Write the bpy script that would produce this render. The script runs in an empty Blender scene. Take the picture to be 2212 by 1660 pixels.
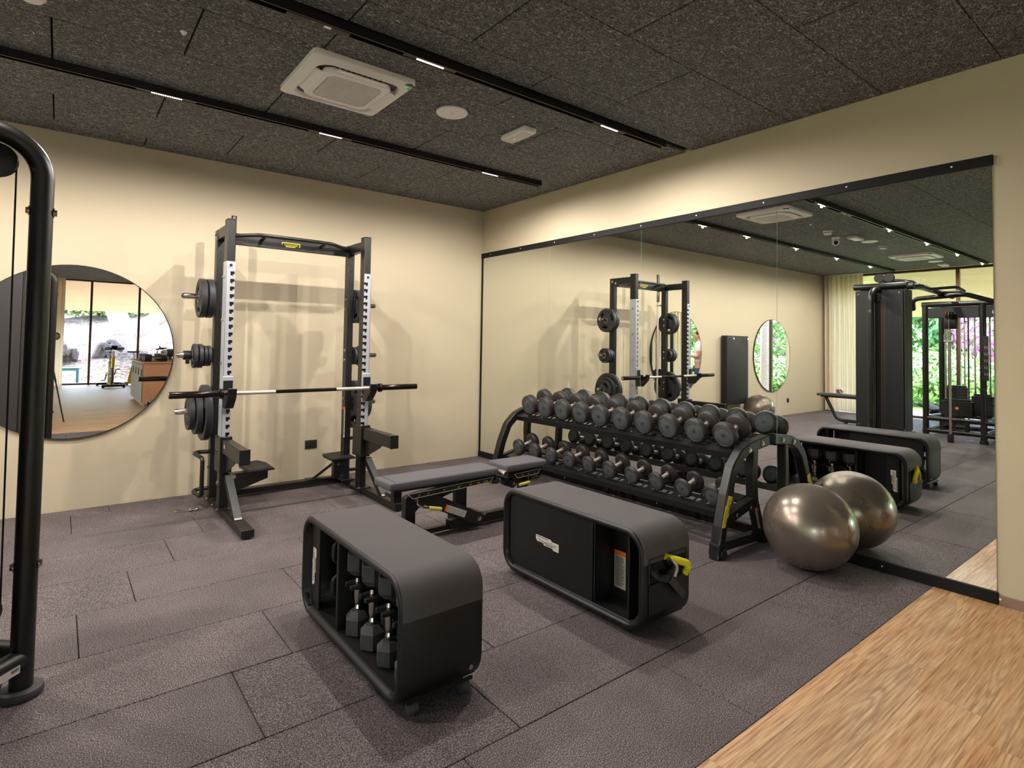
import bpy, bmesh, math, random
from mathutils import Vector, Matrix, Euler
PI = math.pi
random.seed(7)
SC = bpy.context.scene
COL = SC.collection
R = math.radians

# ------------------------------------------------------------------ camera, world, sun, exposure
CAMLOC = Vector((-4.112, -5.823, 1.396))
cd = bpy.data.cameras.new('camera'); cam = bpy.data.objects.new('camera', cd); COL.objects.link(cam)
cd.sensor_fit = 'HORIZONTAL'; cd.sensor_width = 36.0
cd.lens = 1235.4636 / 2212 * 36.0
cd.shift_x = 0.0
cd.shift_y = -(830 - 701.28) / 2212.0
cd.clip_start = 0.05; cd.clip_end = 200
_p, _y, _r = R(1.891), R(38.31), R(0.924)
fw = Vector((math.sin(_y) * math.cos(_p), math.cos(_y) * math.cos(_p), math.sin(_p)))
rt = Vector((math.cos(_y), -math.sin(_y), 0)); up = rt.cross(fw)
rt2 = rt * math.cos(_r) + up * math.sin(_r); up2 = up * math.cos(_r) - rt * math.sin(_r)
M = Matrix((rt2, up2, -fw)).transposed().to_4x4(); M.translation = CAMLOC
cam.matrix_world = M
SC.camera = cam

SC.view_settings.view_transform = 'Standard'; SC.view_settings.look = 'None'
SC.view_settings.exposure = 0.5; SC.view_settings.gamma = 1.0; SC.view_settings.use_curve_mapping = False
SC.cycles.use_denoising = True
SC.cycles.max_bounces = 10; SC.cycles.diffuse_bounces = 4; SC.cycles.glossy_bounces = 6
SC.cycles.transmission_bounces = 6; SC.cycles.transparent_max_bounces = 12
SC.cycles.sample_clamp_indirect = 6.0
SC.cycles.caustics_refractive = False

W = bpy.data.worlds.new('sky'); SC.world = W; W.use_nodes = True
nt = W.node_tree; nt.nodes.clear()
sky = nt.nodes.new('ShaderNodeTexSky'); sky.sky_type = 'NISHITA'; sky.sun_disc = False
sky.sun_elevation = R(52); sky.sun_rotation = R(200); sky.air_density = 1.0; sky.dust_density = 1.6
bg = nt.nodes.new('ShaderNodeBackground'); bg.inputs[1].default_value = 2.8
wo = nt.nodes.new('ShaderNodeOutputWorld')
nt.links.new(sky.outputs[0], bg.inputs[0]); nt.links.new(bg.outputs[0], wo.inputs[0])

sd = bpy.data.lights.new('sun', 'SUN'); sd.energy = 4.5; sd.angle = R(0.6); sd.color = (1.0, 0.95, 0.86)
sun = bpy.data.objects.new('sun', sd); COL.objects.link(sun)
sun.rotation_euler = Euler((R(14.5), R(-18.5), 0))

LED_W = 66.0            # watts of each lit module on the ceiling tracks
LED_COL = (1.0, 0.925, 0.855)

# ------------------------------------------------------------------ materials
MATS = {}
def srgb(r, g, b):
    f = lambda c: (c / 255 / 12.92) if c / 255 <= 0.04045 else ((c / 255 + 0.055) / 1.055) ** 2.4
    return (f(r), f(g), f(b), 1.0)

def new_mat(name):
    m = bpy.data.materials.new(name); m.use_nodes = True
    n = m.node_tree; b = n.nodes['Principled BSDF']
    MATS[name] = m
    return m, n, b

def N(n, t, **kw):
    x = n.nodes.new(t)
    for k, v in kw.items():
        if isinstance(k, str) and hasattr(x, k): setattr(x, k, v)
    return x

def mat(name, col, rough=0.5, metal=0.0, bump=0.0, bscale=200, var=0.0, coat=0.0, emit=None, es=0.0, spec=0.5):
    m, n, b = new_mat(name)
    b.inputs['Base Color'].default_value = col
    b.inputs['Roughness'].default_value = rough
    b.inputs['Metallic'].default_value = metal
    b.inputs['Coat Weight'].default_value = coat
    b.inputs['Specular IOR Level'].default_value = spec
    if emit:
        b.inputs['Emission Color'].default_value = emit; b.inputs['Emission Strength'].default_value = es
    if bump or var:
        g = N(n, 'ShaderNodeNewGeometry')
        no = N(n, 'ShaderNodeTexNoise'); no.inputs['Scale'].default_value = bscale; no.inputs['Detail'].default_value = 3
        n.links.new(g.outputs['Position'], no.inputs['Vector'])
        if bump:
            bp = N(n, 'ShaderNodeBump'); bp.inputs['Strength'].default_value = bump; bp.inputs['Distance'].default_value = 0.002
            n.links.new(no.outputs[0], bp.inputs['Height']); n.links.new(bp.outputs[0], b.inputs['Normal'])
        if var:
            mr = N(n, 'ShaderNodeMapRange'); mr.inputs[1].default_value = 0.3; mr.inputs[2].default_value = 0.7
            mr.inputs[3].default_value = 1 - var; mr.inputs[4].default_value = 1 + var
            hs = N(n, 'ShaderNodeHueSaturation'); hs.inputs['Color'].default_value = col
            n.links.new(no.outputs[0], mr.inputs[0]); n.links.new(mr.outputs[0], hs.inputs['Value'])
            n.links.new(hs.outputs[0], b.inputs['Base Color'])
    return m

def ramp(n, pts):
    r = N(n, 'ShaderNodeValToRGB'); cr = r.color_ramp
    while len(cr.elements) < len(pts): cr.elements.new(0.5)
    for e, (p, c) in zip(cr.elements, pts): e.position = p; e.color = c
    return r

def g3(v): return (v, v, v, 1)

WALL = mat('painted_wall', srgb(194, 181, 155), 0.8, bump=0.05, bscale=350)
BLACK = mat('black_powder_coat', srgb(20, 19, 18), 0.36, bump=0.12, bscale=900)
BLACKM = mat('black_matt_plastic', srgb(13, 13, 14), 0.45, bump=0.1, bscale=1200)
DARKGAP = mat('dark_recess', srgb(12, 12, 12), 0.9)
RUBBER = mat('black_rubber', srgb(24, 23, 23), 0.6, bump=0.15, bscale=700)
RIM = mat('dumbbell_rubber', srgb(42, 37, 36), 0.48, bump=0.1, bscale=900)
FACE = mat('grey_dumbbell_face', srgb(76, 80, 83), 0.6, bump=0.3, bscale=1400)
PLATE = mat('grey_black_plate_rubber', srgb(46, 47, 50), 0.5, bump=0.1, bscale=900)
CHROME = mat('chrome', srgb(205, 200, 195), 0.12, 1.0)
STEEL = mat('brushed_steel', srgb(185, 178, 172), 0.34, 1.0, bump=0.1, bscale=500)
KNURL = mat('knurled_steel', srgb(205, 198, 192), 0.5, 0.8, bump=0.6, bscale=2500)
SLEEVE = mat('black_chrome', srgb(60, 52, 50), 0.16, 0.9)
SILVER = mat('silver_grey_paint', srgb(176, 178, 184), 0.4, 0.25)
WHITE = mat('white_plastic', srgb(240, 238, 236), 0.45)
WHITE_SHADED = mat('shaded_white_plastic', srgb(110, 104, 100), 0.7)  # white plastic again, with the shade of the recess put into its colour
UPH = mat('charcoal_upholstery', srgb(88, 86, 92), 0.6, bump=0.25, bscale=600)
UPHS = mat('charcoal_upholstery_side', srgb(62, 60, 63), 0.6, bump=0.25, bscale=600)
GRIPTOP = mat('charcoal_grip_mat', srgb(76, 71, 73), 0.72, bump=0.5, bscale=900, var=0.05)
YELLOW = mat('yellow_print', srgb(226, 210, 40), 0.5)
YELLOWG = mat('yellow_rubber_grip', srgb(212, 204, 92), 0.5)
YELLOWC = mat('yellow_cord_sleeve', srgb(228, 214, 30), 0.65, bump=0.3, bscale=400)
ORANGE = mat('orange_label_band', srgb(232, 110, 40), 0.5)
LABELW = mat('pale_label', srgb(196, 190, 182), 0.5)
LABELT = mat('label_print', srgb(110, 104, 100), 0.6)
LOGOW = mat('cream_logo', srgb(214, 208, 196), 0.5)
PRINT = mat('black_print', srgb(18, 18, 18), 0.6)
MIRROR = mat('mirror_silver', (0.86, 0.89, 0.85, 1), 0.0, 1.0)
MIRROR2 = mat('round_mirror_silver', (0.93, 0.93, 0.92, 1), 0.0, 1.0)
GLASSEDGE = mat('mirror_edge', srgb(120, 160, 145), 0.2)
FRAMEB = mat('black_stained_frame', srgb(24, 23, 23), 0.6, bump=0.4, bscale=300, spec=0.2)
BASEW = mat('walnut_baseboard', srgb(140, 112, 98), 0.55, bump=0.2, bscale=60)
BRONZE = mat('bronze_window_frame', srgb(92, 66, 48), 0.4, 0.3)
SOFFIT = mat('cream_soffit', srgb(232, 196, 152), 0.85)
CURT = mat('cream_curtain', srgb(234, 220, 196), 0.9, bump=0.2, bscale=300)
_n = CURT.node_tree; _t = _n.nodes.new('ShaderNodeBsdfTranslucent'); _t.inputs[0].default_value = srgb(240, 222, 190); _x = _n.nodes.new('ShaderNodeMixShader'); _x.inputs[0].default_value = 0.4
_n.links.new(_n.nodes['Principled BSDF'].outputs[0], _x.inputs[1]); _n.links.new(_t.outputs[0], _x.inputs[2]); _n.links.new(_x.outputs[0], _n.nodes['Material Output'].inputs[0])
TOWEL = mat('pink_towel', srgb(214, 186, 174), 0.95, bump=1.0, bscale=400)
GREEN = mat('green_led', srgb(20, 60, 30), 0.4, emit=srgb(40, 220, 90), es=1.2)
DISPLAY = mat('dark_display', srgb(26, 40, 32), 0.3)
LEDM = mat('led_emitter', (1, 1, 1, 1), 0.4, emit=(1.0, 0.80, 0.70, 1), es=7)
BIKEY = mat('yellow_bike_paint', srgb(214, 190, 30), 0.4)
CABW = mat('reddish_cabinet_wood', srgb(172, 122, 90), 0.5, bump=0.2, bscale=40, var=0.1)
CABS = mat('taupe_cabinet_door', srgb(120, 104, 86), 0.6)
SKIN = mat('skin', srgb(196, 142, 116), 0.5)
SHIRT = mat('white_tshirt', srgb(226, 222, 218), 0.9, bump=0.2, bscale=200)
JEANS = mat('blue_jeans', srgb(58, 74, 104), 0.9, bump=0.3, bscale=500)
HAIR = mat('dark_hair', srgb(46, 36, 30), 0.8, bump=0.8, bscale=400)
LEAF = mat('green_leaf', srgb(160, 188, 116), 0.6, var=0.35, bscale=6)
LEAFD = mat('deep_green_leaf', srgb(104, 148, 84), 0.6, var=0.35, bscale=6)
PINKL = mat('magenta_bract', srgb(226, 120, 204), 0.6, var=0.2, bscale=10)
BARK = mat('pale_bark', srgb(168, 142, 132), 0.9, bump=1.0, bscale=30, var=0.2)
BARKD = mat('dark_bark', srgb(92, 78, 72), 0.95, bump=1.0, bscale=20, var=0.3)
TEAL = mat('teal_plastic', srgb(70, 130, 136), 0.5)
PAVE = mat('white_paving', srgb(206, 200, 194), 0.85)
GRASS = mat('lawn_grass', srgb(126, 158, 76), 0.9, bump=1.0, bscale=60, var=0.3)
PEGW = mat('white_peg_cap', srgb(220, 220, 216), 0.5)
SOCK = mat('black_socket', srgb(36, 33, 31), 0.4)
LENSG = mat('lens_glass', srgb(120, 130, 118), 0.03, 0.6, coat=1)

def ball_mat():
    m, n, b = new_mat('pearl_grey_vinyl')
    b.inputs['Base Color'].default_value = srgb(134, 122, 112); b.inputs['Metallic'].default_value = 0.72
    b.inputs['Roughness'].default_value = 0.27; b.inputs['Coat Weight'].default_value = 0.3
    tc = N(n, 'ShaderNodeTexCoord'); sx = N(n, 'ShaderNodeSeparateXYZ'); n.links.new(tc.outputs['Object'], sx.inputs[0])
    no = N(n, 'ShaderNodeTexNoise'); no.inputs['Scale'].default_value = 3.0; no.inputs['Detail'].default_value = 1
    n.links.new(tc.outputs['Object'], no.inputs['Vector'])
    q1 = N(n, 'ShaderNodeMath', operation='MULTIPLY_ADD'); q1.inputs[1].default_value = 0.05; n.links.new(no.outputs[0], q1.inputs[0]); n.links.new(sx.outputs[2], q1.inputs[2])
    q2 = N(n, 'ShaderNodeMath', operation='SUBTRACT'); q2.inputs[1].default_value = 0.235; n.links.new(q1.outputs[0], q2.inputs[0])
    q3 = N(n, 'ShaderNodeMath', operation='ABSOLUTE'); n.links.new(q2.outputs[0], q3.inputs[0])
    q4 = N(n, 'ShaderNodeMapRange'); q4.inputs[1].default_value = 0.0; q4.inputs[2].default_value = 0.004; n.links.new(q3.outputs[0], q4.inputs[0])
    bp = N(n, 'ShaderNodeBump'); bp.inputs['Strength'].default_value = 0.12; bp.inputs['Distance'].default_value = 0.002
    n.links.new(q4.outputs[0], bp.inputs['Height']); n.links.new(bp.outputs[0], b.inputs['Normal'])
    n2 = N(n, 'ShaderNodeTexNoise'); n2.inputs['Scale'].default_value = 7; n2.inputs['Detail'].default_value = 4
    n.links.new(tc.outputs['Object'], n2.inputs['Vector'])
    mr = N(n, 'ShaderNodeMapRange'); mr.inputs[3].default_value = 0.2; mr.inputs[4].default_value = 0.38
    n.links.new(n2.outputs[0], mr.inputs[0]); n.links.new(mr.outputs[0], b.inputs['Roughness'])
    return m
BALL = ball_mat()

def woodwool():
    m, n, b = new_mat('black_wood_wool')
    b.inputs['Roughness'].default_value = 0.85
    g = N(n, 'ShaderNodeNewGeometry')
    acc = None
    for i, (sc, off) in enumerate([(22, 0), (27, 7.3), (33, 13.1), (40, 21.7), (50, 31.0)]):
        mp = N(n, 'ShaderNodeMapping'); mp.inputs['Location'].default_value = (off, off * 1.7, off * 0.3)
        mp.inputs['Rotation'].default_value = (0, 0, 0.7 * i)
        mp.inputs['Scale'].default_value = (1.0, 1.7, 1.0)
        n.links.new(g.outputs['Position'], mp.inputs[0])
        no = N(n, 'ShaderNodeTexNoise'); no.inputs['Scale'].default_value = sc; no.inputs['Detail'].default_value = 1.5
        no.inputs['Distortion'].default_value = 0.6
        n.links.new(mp.outputs[0], no.inputs['Vector'])
        s = N(n, 'ShaderNodeMath', operation='SUBTRACT'); s.inputs[1].default_value = 0.5
        a = N(n, 'ShaderNodeMath', operation='ABSOLUTE')
        n.links.new(no.outputs[0], s.inputs[0]); n.links.new(s.outputs[0], a.inputs[0])
        mr = N(n, 'ShaderNodeMapRange'); mr.inputs[1].default_value = 0.0; mr.inputs[2].default_value = 0.018
        mr.inputs[3].default_value = 1.0 - 0.1 * i; mr.inputs[4].default_value = 0.0
        n.links.new(a.outputs[0], mr.inputs[0])
        if acc is None: acc = mr.outputs[0]
        else:
            mx = N(n, 'ShaderNodeMath', operation='MAXIMUM'); n.links.new(acc, mx.inputs[0]); n.links.new(mr.outputs[0], mx.inputs[1]); acc = mx.outputs[0]
    r = ramp(n, [(0.0, srgb(64, 65, 67)), (0.4, srgb(132, 132, 131)), (1.0, srgb(236, 235, 230))])
    n.links.new(acc, r.inputs[0]); n.links.new(r.outputs[0], b.inputs['Base Color'])
    bp = N(n, 'ShaderNodeBump'); bp.inputs['Strength'].default_value = 0.9; bp.inputs['Distance'].default_value = 0.004
    n.links.new(acc, bp.inputs['Height']); n.links.new(bp.outputs[0], b.inputs['Normal'])
    return m
WOOL = woodwool()

def rubbertile():
    m, n, b = new_mat('speckled_rubber_tile')
    b.inputs['Roughness'].default_value = 0.78
    g = N(n, 'ShaderNodeNewGeometry'); oi = N(n, 'ShaderNodeObjectInfo')
    n1 = N(n, 'ShaderNodeTexNoise'); n1.inputs['Scale'].default_value = 230; n1.inputs['Detail'].default_value = 4
    n2 = N(n, 'ShaderNodeTexNoise'); n2.inputs['Scale'].default_value = 2.4; n2.inputs['Detail'].default_value = 5
    v = N(n, 'ShaderNodeTexVoronoi'); v.inputs['Scale'].default_value = 60
    for x in (n1, n2, v): n.links.new(g.outputs['Position'], x.inputs['Vector'])
    r = ramp(n, [(0.34, srgb(28, 25, 26)), (0.5, srgb(78, 69, 71)), (0.66, srgb(158, 144, 144))])
    n.links.new(n1.outputs[0], r.inputs[0])
    # dust: broad worn patches
    r2 = ramp(n, [(0.35, g3(0.82)), (0.7, g3(1.18))]); n.links.new(n2.outputs[0], r2.inputs[0])
    mu = N(n, 'ShaderNodeMix'); mu.data_type = 'RGBA'; mu.blend_type = 'MULTIPLY'; mu.inputs[0].default_value = 1
    n.links.new(r.outputs[0], mu.inputs[6]); n.links.new(r2.outputs[0], mu.inputs[7])
    mr = N(n, 'ShaderNodeMapRange'); mr.inputs[3].default_value = 0.93; mr.inputs[4].default_value = 1.07
    n.links.new(oi.outputs['Random'], mr.inputs[0])
    hs = N(n, 'ShaderNodeHueSaturation'); n.links.new(mr.outputs[0], hs.inputs['Value']); n.links.new(mu.outputs[2], hs.inputs['Color'])
    # pale specks of dust
    r3 = ramp(n, [(0.0, g3(1)), (0.05, g3(1)), (0.09, g3(0))]); n.links.new(v.outputs['Distance'], r3.inputs[0])
    wn = N(n, 'ShaderNodeTexWhiteNoise'); n.links.new(v.outputs['Color'], wn.inputs['Vector'])
    cmp_ = N(n, 'ShaderNodeMath', operation='GREATER_THAN'); cmp_.inputs[1].default_value = 0.90
    n.links.new(wn.outputs[0], cmp_.inputs[0])
    m2 = N(n, 'ShaderNodeMath', operation='MULTIPLY'); n.links.new(r3.outputs[0], m2.inputs[0]); n.links.new(cmp_.outputs[0], m2.inputs[1])
    mx = N(n, 'ShaderNodeMix'); mx.data_type = 'RGBA'; mx.inputs[7].default_value = srgb(190, 178, 170)
    n.links.new(m2.outputs[0], mx.inputs[0]); n.links.new(hs.outputs[0], mx.inputs[6])
    n.links.new(mx.outputs[2], b.inputs['Base Color'])
    bp = N(n, 'ShaderNodeBump'); bp.inputs['Strength'].default_value = 0.35; bp.inputs['Distance'].default_value = 0.002
    n.links.new(n1.outputs[0], bp.inputs['Height']); n.links.new(bp.outputs[0], b.inputs['Normal'])
    return m
TILE = rubbertile()

def plankwood():
    m, n, b = new_mat('oiled_elm_plank')
    b.inputs['Roughness'].default_value = 0.42
    g = N(n, 'ShaderNodeNewGeometry'); oi = N(n, 'ShaderNodeObjectInfo')
    cx = N(n, 'ShaderNodeMath', operation='MULTIPLY'); cx.inputs[1].default_value = 43.0
    n.links.new(oi.outputs['Random'], cx.inputs[0])
    cb = N(n, 'ShaderNodeCombineXYZ'); 
    for k in range(3): n.links.new(cx.outputs[0], cb.inputs[k])
    add = N(n, 'ShaderNodeVectorMath', operation='ADD'); n.links.new(g.outputs['Position'], add.inputs[0]); n.links.new(cb.outputs[0], add.inputs[1])
    mp = N(n, 'ShaderNodeMapping'); mp.inputs['Scale'].default_value = (0.55, 5.0, 1); n.links.new(add.outputs[0], mp.inputs[0])
    # broad field whose contour lines make cathedral rings
    f = N(n, 'ShaderNodeTexNoise'); f.inputs['Scale'].default_value = 1.15; f.inputs['Detail'].default_value = 1.2; f.inputs['Distortion'].default_value = 0.35
    n.links.new(mp.outputs[0], f.inputs['Vector'])
    k = N(n, 'ShaderNodeMath', operation='MULTIPLY'); k.inputs[1].default_value = 95.0; n.links.new(f.outputs[0], k.inputs[0])
    s = N(n, 'ShaderNodeMath', operation='SINE'); n.links.new(k.outputs[0], s.inputs[0])
    fine = N(n, 'ShaderNodeTexNoise'); fine.inputs['Scale'].default_value = 60; fine.inputs['Detail'].default_value = 4
    mpf = N(n, 'ShaderNodeMapping'); mpf.inputs['Scale'].default_value = (0.09, 2.2, 1); n.links.new(add.outputs[0], mpf.inputs[0]); n.links.new(mpf.outputs[0], fine.inputs['Vector'])
    big = N(n, 'ShaderNodeTexNoise'); big.inputs['Scale'].default_value = 1.6; big.inputs['Detail'].default_value = 3; big.inputs['Distortion'].default_value = 0.8
    n.links.new(mp.outputs[0], big.inputs['Vector'])
    ss = N(n, 'ShaderNodeMapRange'); ss.inputs[1].default_value = -1; ss.inputs[2].default_value = 1; n.links.new(s.outputs[0], ss.inputs[0])
    pw = N(n, 'ShaderNodeMath', operation='POWER'); pw.inputs[1].default_value = 2.2; n.links.new(ss.outputs[0], pw.inputs[0])
    # mask so that only some places show strong rings
    rm = ramp(n, [(0.40, g3(0.05)), (0.66, g3(0.55))]); n.links.new(big.outputs[0], rm.inputs[0])
    ml = N(n, 'ShaderNodeMath', operation='MULTIPLY'); n.links.new(pw.outputs[0], ml.inputs[0]); n.links.new(rm.outputs[0], ml.inputs[1])
    c1 = ramp(n, [(0.3, srgb(158, 118, 80)), (0.5, srgb(203, 164, 120)), (0.7, srgb(224, 190, 146))])
    n.links.new(fine.outputs[0], c1.inputs[0])
    mx = N(n, 'ShaderNodeMix'); mx.data_type = 'RGBA'; mx.inputs[7].default_value = srgb(150, 106, 66)
    n.links.new(ml.outputs[0], mx.inputs[0]); n.links.new(c1.outputs[0], mx.inputs[6])
    rb = ramp(n, [(0.3, srgb(236, 214, 190)), (0.62, srgb(255, 255, 255))]); n.links.new(big.outputs[0], rb.inputs[0])
    mu = N(n, 'ShaderNodeMix'); mu.data_type = 'RGBA'; mu.blend_type = 'MULTIPLY'; mu.inputs[0].default_value = 1
    n.links.new(mx.outputs[2], mu.inputs[6]); n.links.new(rb.outputs[0], mu.inputs[7])
    mr = N(n, 'ShaderNodeMapRange'); mr.inputs[3].default_value = 0.9; mr.inputs[4].default_value = 1.08
    n.links.new(oi.outputs['Random'], mr.inputs[0])
    hs = N(n, 'ShaderNodeHueSaturation'); n.links.new(mr.outputs[0], hs.inputs['Value']); n.links.new(mu.outputs[2], hs.inputs['Color'])
    n.links.new(hs.outputs[0], b.inputs['Base Color'])
    bp = N(n, 'ShaderNodeBump'); bp.inputs['Strength'].default_value = 0.12; bp.inputs['Distance'].default_value = 0.002
    n.links.new(fine.outputs[0], bp.inputs['Height']); n.links.new(bp.outputs[0], b.inputs['Normal'])
    return m
PLANK = plankwood()

def mulch():
    m, n, b = new_mat('dry_mulch_earth')
    b.inputs['Roughness'].default_value = 0.95
    g = N(n, 'ShaderNodeNewGeometry')
    n1 = N(n, 'ShaderNodeTexNoise'); n1.inputs['Scale'].default_value = 9; n1.inputs['Detail'].default_value = 8
    n2 = N(n, 'ShaderNodeTexNoise'); n2.inputs['Scale'].default_value = 0.8; n2.inputs['Detail'].default_value = 3
    for x in (n1, n2): n.links.new(g.outputs['Position'], x.inputs['Vector'])
    r = ramp(n, [(0.35, srgb(66, 52, 46)), (0.5, srgb(120, 102, 90)), (0.65, srgb(170, 152, 136))]); n.links.new(n1.outputs[0], r.inputs[0])
    r2 = ramp(n, [(0.4, srgb(200, 190, 186)), (0.6, srgb(255, 255, 255))]); n.links.new(n2.outputs[0], r2.inputs[0])
    mu = N(n, 'ShaderNodeMix'); mu.data_type = 'RGBA'; mu.blend_type = 'MULTIPLY'; mu.inputs[0].default_value = 1
    n.links.new(r.outputs[0], mu.inputs[6]); n.links.new(r2.outputs[0], mu.inputs[7]); n.links.new(mu.outputs[2], b.inputs['Base Color'])
    bp = N(n, 'ShaderNodeBump'); bp.inputs['Strength'].default_value = 1; bp.inputs['Distance'].default_value = 0.05
    n.links.new(n1.outputs[0], bp.inputs['Height']); n.links.new(bp.outputs[0], b.inputs['Normal'])
    return m
MULCH = mulch()

def glass():
    m, n, b = new_mat('window_glass')
    n.nodes.remove(b)
    out = n.nodes['Material Output']
    t = N(n, 'ShaderNodeBsdfTransparent'); t.inputs[0].default_value = (0.94, 0.96, 0.94, 1)
    gl = N(n, 'ShaderNodeBsdfGlossy'); gl.inputs['Roughness'].default_value = 0.0
    fr = N(n, 'ShaderNodeFresnel'); fr.inputs[0].default_value = 1.5
    mx = N(n, 'ShaderNodeMixShader'); n.links.new(fr.outputs[0], mx.inputs[0]); n.links.new(t.outputs[0], mx.inputs[1]); n.links.new(gl.outputs[0], mx.inputs[2])
    n.links.new(mx.outputs[0], out.inputs[0])
    return m
GLASS = glass()

# ------------------------------------------------------------------ mesh helpers
def V(*a): return Vector(a if len(a) > 1 else a[0])
def root_loc(p):
    while p is not None and p.parent is not None: p = p.parent
    return p.location.copy() if p is not None else Vector((0, 0, 0))

class MB:
    def __init__(s): s.bm = bmesh.new()
    def face(s, vs):
        try: return s.bm.faces.new(vs)
        except ValueError: return None
    def merge(s, t, bevel=0.0, seg=1, edges=None):
        if bevel > 0:
            es = edges if edges is not None else [e for e in t.edges if len(e.link_faces) == 2 and e.calc_face_angle(0) > 0.6]
            try: bmesh.ops.bevel(t, geom=es, offset=bevel, segments=seg, affect='EDGES', profile=0.5, clamp_overlap=True)
            except Exception: pass
        me = bpy.data.meshes.new('t'); t.to_mesh(me); t.free()
        s.bm.from_mesh(me); bpy.data.meshes.remove(me)
    def box(s, c, d, b=0.0, rot=None, seg=1):
        t = bmesh.new(); bmesh.ops.create_cube(t, size=1)
        for v in t.verts: v.co = Vector((v.co.x * d[0], v.co.y * d[1], v.co.z * d[2]))
        if b > 0: bmesh.ops.bevel(t, geom=t.edges[:], offset=min(b, min(d) * 0.45), segments=seg, affect='EDGES', profile=0.5)
        m = Matrix.Translation(c)
        if rot is not None: m = m @ (rot.to_4x4() if not isinstance(rot, tuple) else Euler(rot).to_matrix().to_4x4())
        bmesh.ops.transform(t, matrix=m, verts=t.verts); s.merge(t); return s
    def bb(s, x0, x1, y0, y1, z0, z1, b=0.0, seg=1):
        return s.box(((x0 + x1) / 2, (y0 + y1) / 2, (z0 + z1) / 2), (abs(x1 - x0), abs(y1 - y0), abs(z1 - z0)), b, seg=seg)
    def beam(s, p0, p1, w, h, upv=(0, 0, 1), b=0.002):
        p0, p1 = V(p0), V(p1); d = (p1 - p0); L = d.length; d.normalize(); u = V(upv)
        sd_ = d.cross(u)
        if sd_.length < 1e-4: sd_ = d.cross(V(1, 0, 0))
        sd_.normalize(); u2 = sd_.cross(d)
        m = Matrix((d, sd_, u2)).transposed()
        return s.box((p0 + p1) / 2, (L, w, h), b, rot=m)
    def cyl(s, p0, p1, r, seg=16, r2=None, cap=True, b=0.0):
        p0, p1 = V(p0), V(p1); d = p1 - p0; L = d.length
        t = bmesh.new(); bmesh.ops.create_cone(t, cap_ends=cap, segments=seg, radius1=r, radius2=r if r2 is None else r2, depth=L)
        if b > 0:
            es = [e for e in t.edges if any(len(f.verts) > 4 for f in e.link_faces)]
            bmesh.ops.bevel(t, geom=es, offset=b, segments=2, affect='EDGES', profile=0.5)
        q = V(0, 0, 1).rotation_difference(d.normalized())
        bmesh.ops.transform(t, matrix=Matrix.Translation((p0 + p1) / 2) @ q.to_matrix().to_4x4(), verts=t.verts)
        s.merge(t); return s
    def sph(s, c, r, u=20, v=12, sc=(1, 1, 1)):
        t = bmesh.new(); bmesh.ops.create_uvsphere(t, u_segments=u, v_segments=v, radius=r)
        bmesh.ops.transform(t, matrix=Matrix.Translation(c) @ Matrix.Diagonal((*sc, 1)), verts=t.verts); s.merge(t); return s
    def lathe(s, prof, c=(0, 0, 0), axis='x', seg=32, flip=False):
        # prof: (a, r) along axis
        rings = []
        for a, r in prof:
            ring = []
            if r < 1e-6:
                ring = [s.bm.verts.new(s._ax(a, 0, 0, axis, c))]
            else:
                for k in range(seg):
                    t = 2 * PI * k / seg; ring.append(s.bm.verts.new(s._ax(a, r * math.cos(t), r * math.sin(t), axis, c)))
            rings.append(ring)
        for A, B in zip(rings, rings[1:]):
            if len(A) == 1 and len(B) == 1: continue
            for k in range(seg):
                k2 = (k + 1) % seg
                if len(A) == 1: s.face([A[0], B[k], B[k2]])
                elif len(B) == 1: s.face([A[k], A[k2], B[0]])
                else: s.face([A[k], A[k2], B[k2], B[k]])
        return s
    @staticmethod
    def _ax(a, p, q, axis, c):
        c = V(c)
        if axis == 'x': return c + V(a, p, q)
        if axis == 'y': return c + V(q, a, p)
        return c + V(p, q, a)
    def prism(s, pts, plane, a0, a1, b=0.0):
        # polygon in plane ('xz' -> extrude along y, 'yz' -> along x, 'xy' -> along z)
        t = bmesh.new()
        def P(p, a):
            return V(p[0], a, p[1]) if plane == 'xz' else (V(a, p[0], p[1]) if plane == 'yz' else V(p[0], p[1], a))
        A = [t.verts.new(P(p, a0)) for p in pts]; B = [t.verts.new(P(p, a1)) for p in pts]
        t.faces.new(A); t.faces.new(B[::-1])
        n = len(pts)
        for i in range(n): t.faces.new([A[i], B[i], B[(i + 1) % n], A[(i + 1) % n]])
        bmesh.ops.recalc_face_normals(t, faces=t.faces[:])
        s.merge(t, b); return s
    def sweep(s, pts, sec, upv=(0, 0, 1), closed=False, cap=True):
        # sec: list of (side, up) offsets, pts: 3-D points; up is kept near upv by transport
        pts = [V(p) for p in pts]; n = len(pts); rings = []
        u = None
        for i in range(n):
            a = pts[(i - 1) % n] if (closed or i > 0) else pts[i]; b_ = pts[(i + 1) % n] if (closed or i < n - 1) else pts[i]
            d = (b_ - a).normalized()
            if u is None:
                u = V(upv)
                if abs(u.dot(d)) > 0.95: u = V(1, 0, 0) if abs(d.x) < 0.9 else V(0, 1, 0)
            u = (u - d * u.dot(d)).normalized(); sd_ = d.cross(u)
            # mitre scale
            k = 1.0
            if (closed or 0 < i < n - 1):
                d1 = (pts[i] - pts[(i - 1) % n]).normalized(); c_ = max(0.5, d.dot(d1)); k = 1 / c_
            mit = None
            if k > 1.001:
                mit = (b_ - pts[i]).normalized() - (pts[i] - a).normalized()
                if mit.length > 1e-6: mit.normalize()
                else: mit = None
            ring = []
            for (x, y) in sec:
                o = sd_ * x + u * y
                if mit is not None: o = o + mit * (o.dot(mit)) * (k - 1)
                ring.append(s.bm.verts.new(pts[i] + o))
            rings.append(ring)
        m = len(sec)
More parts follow.
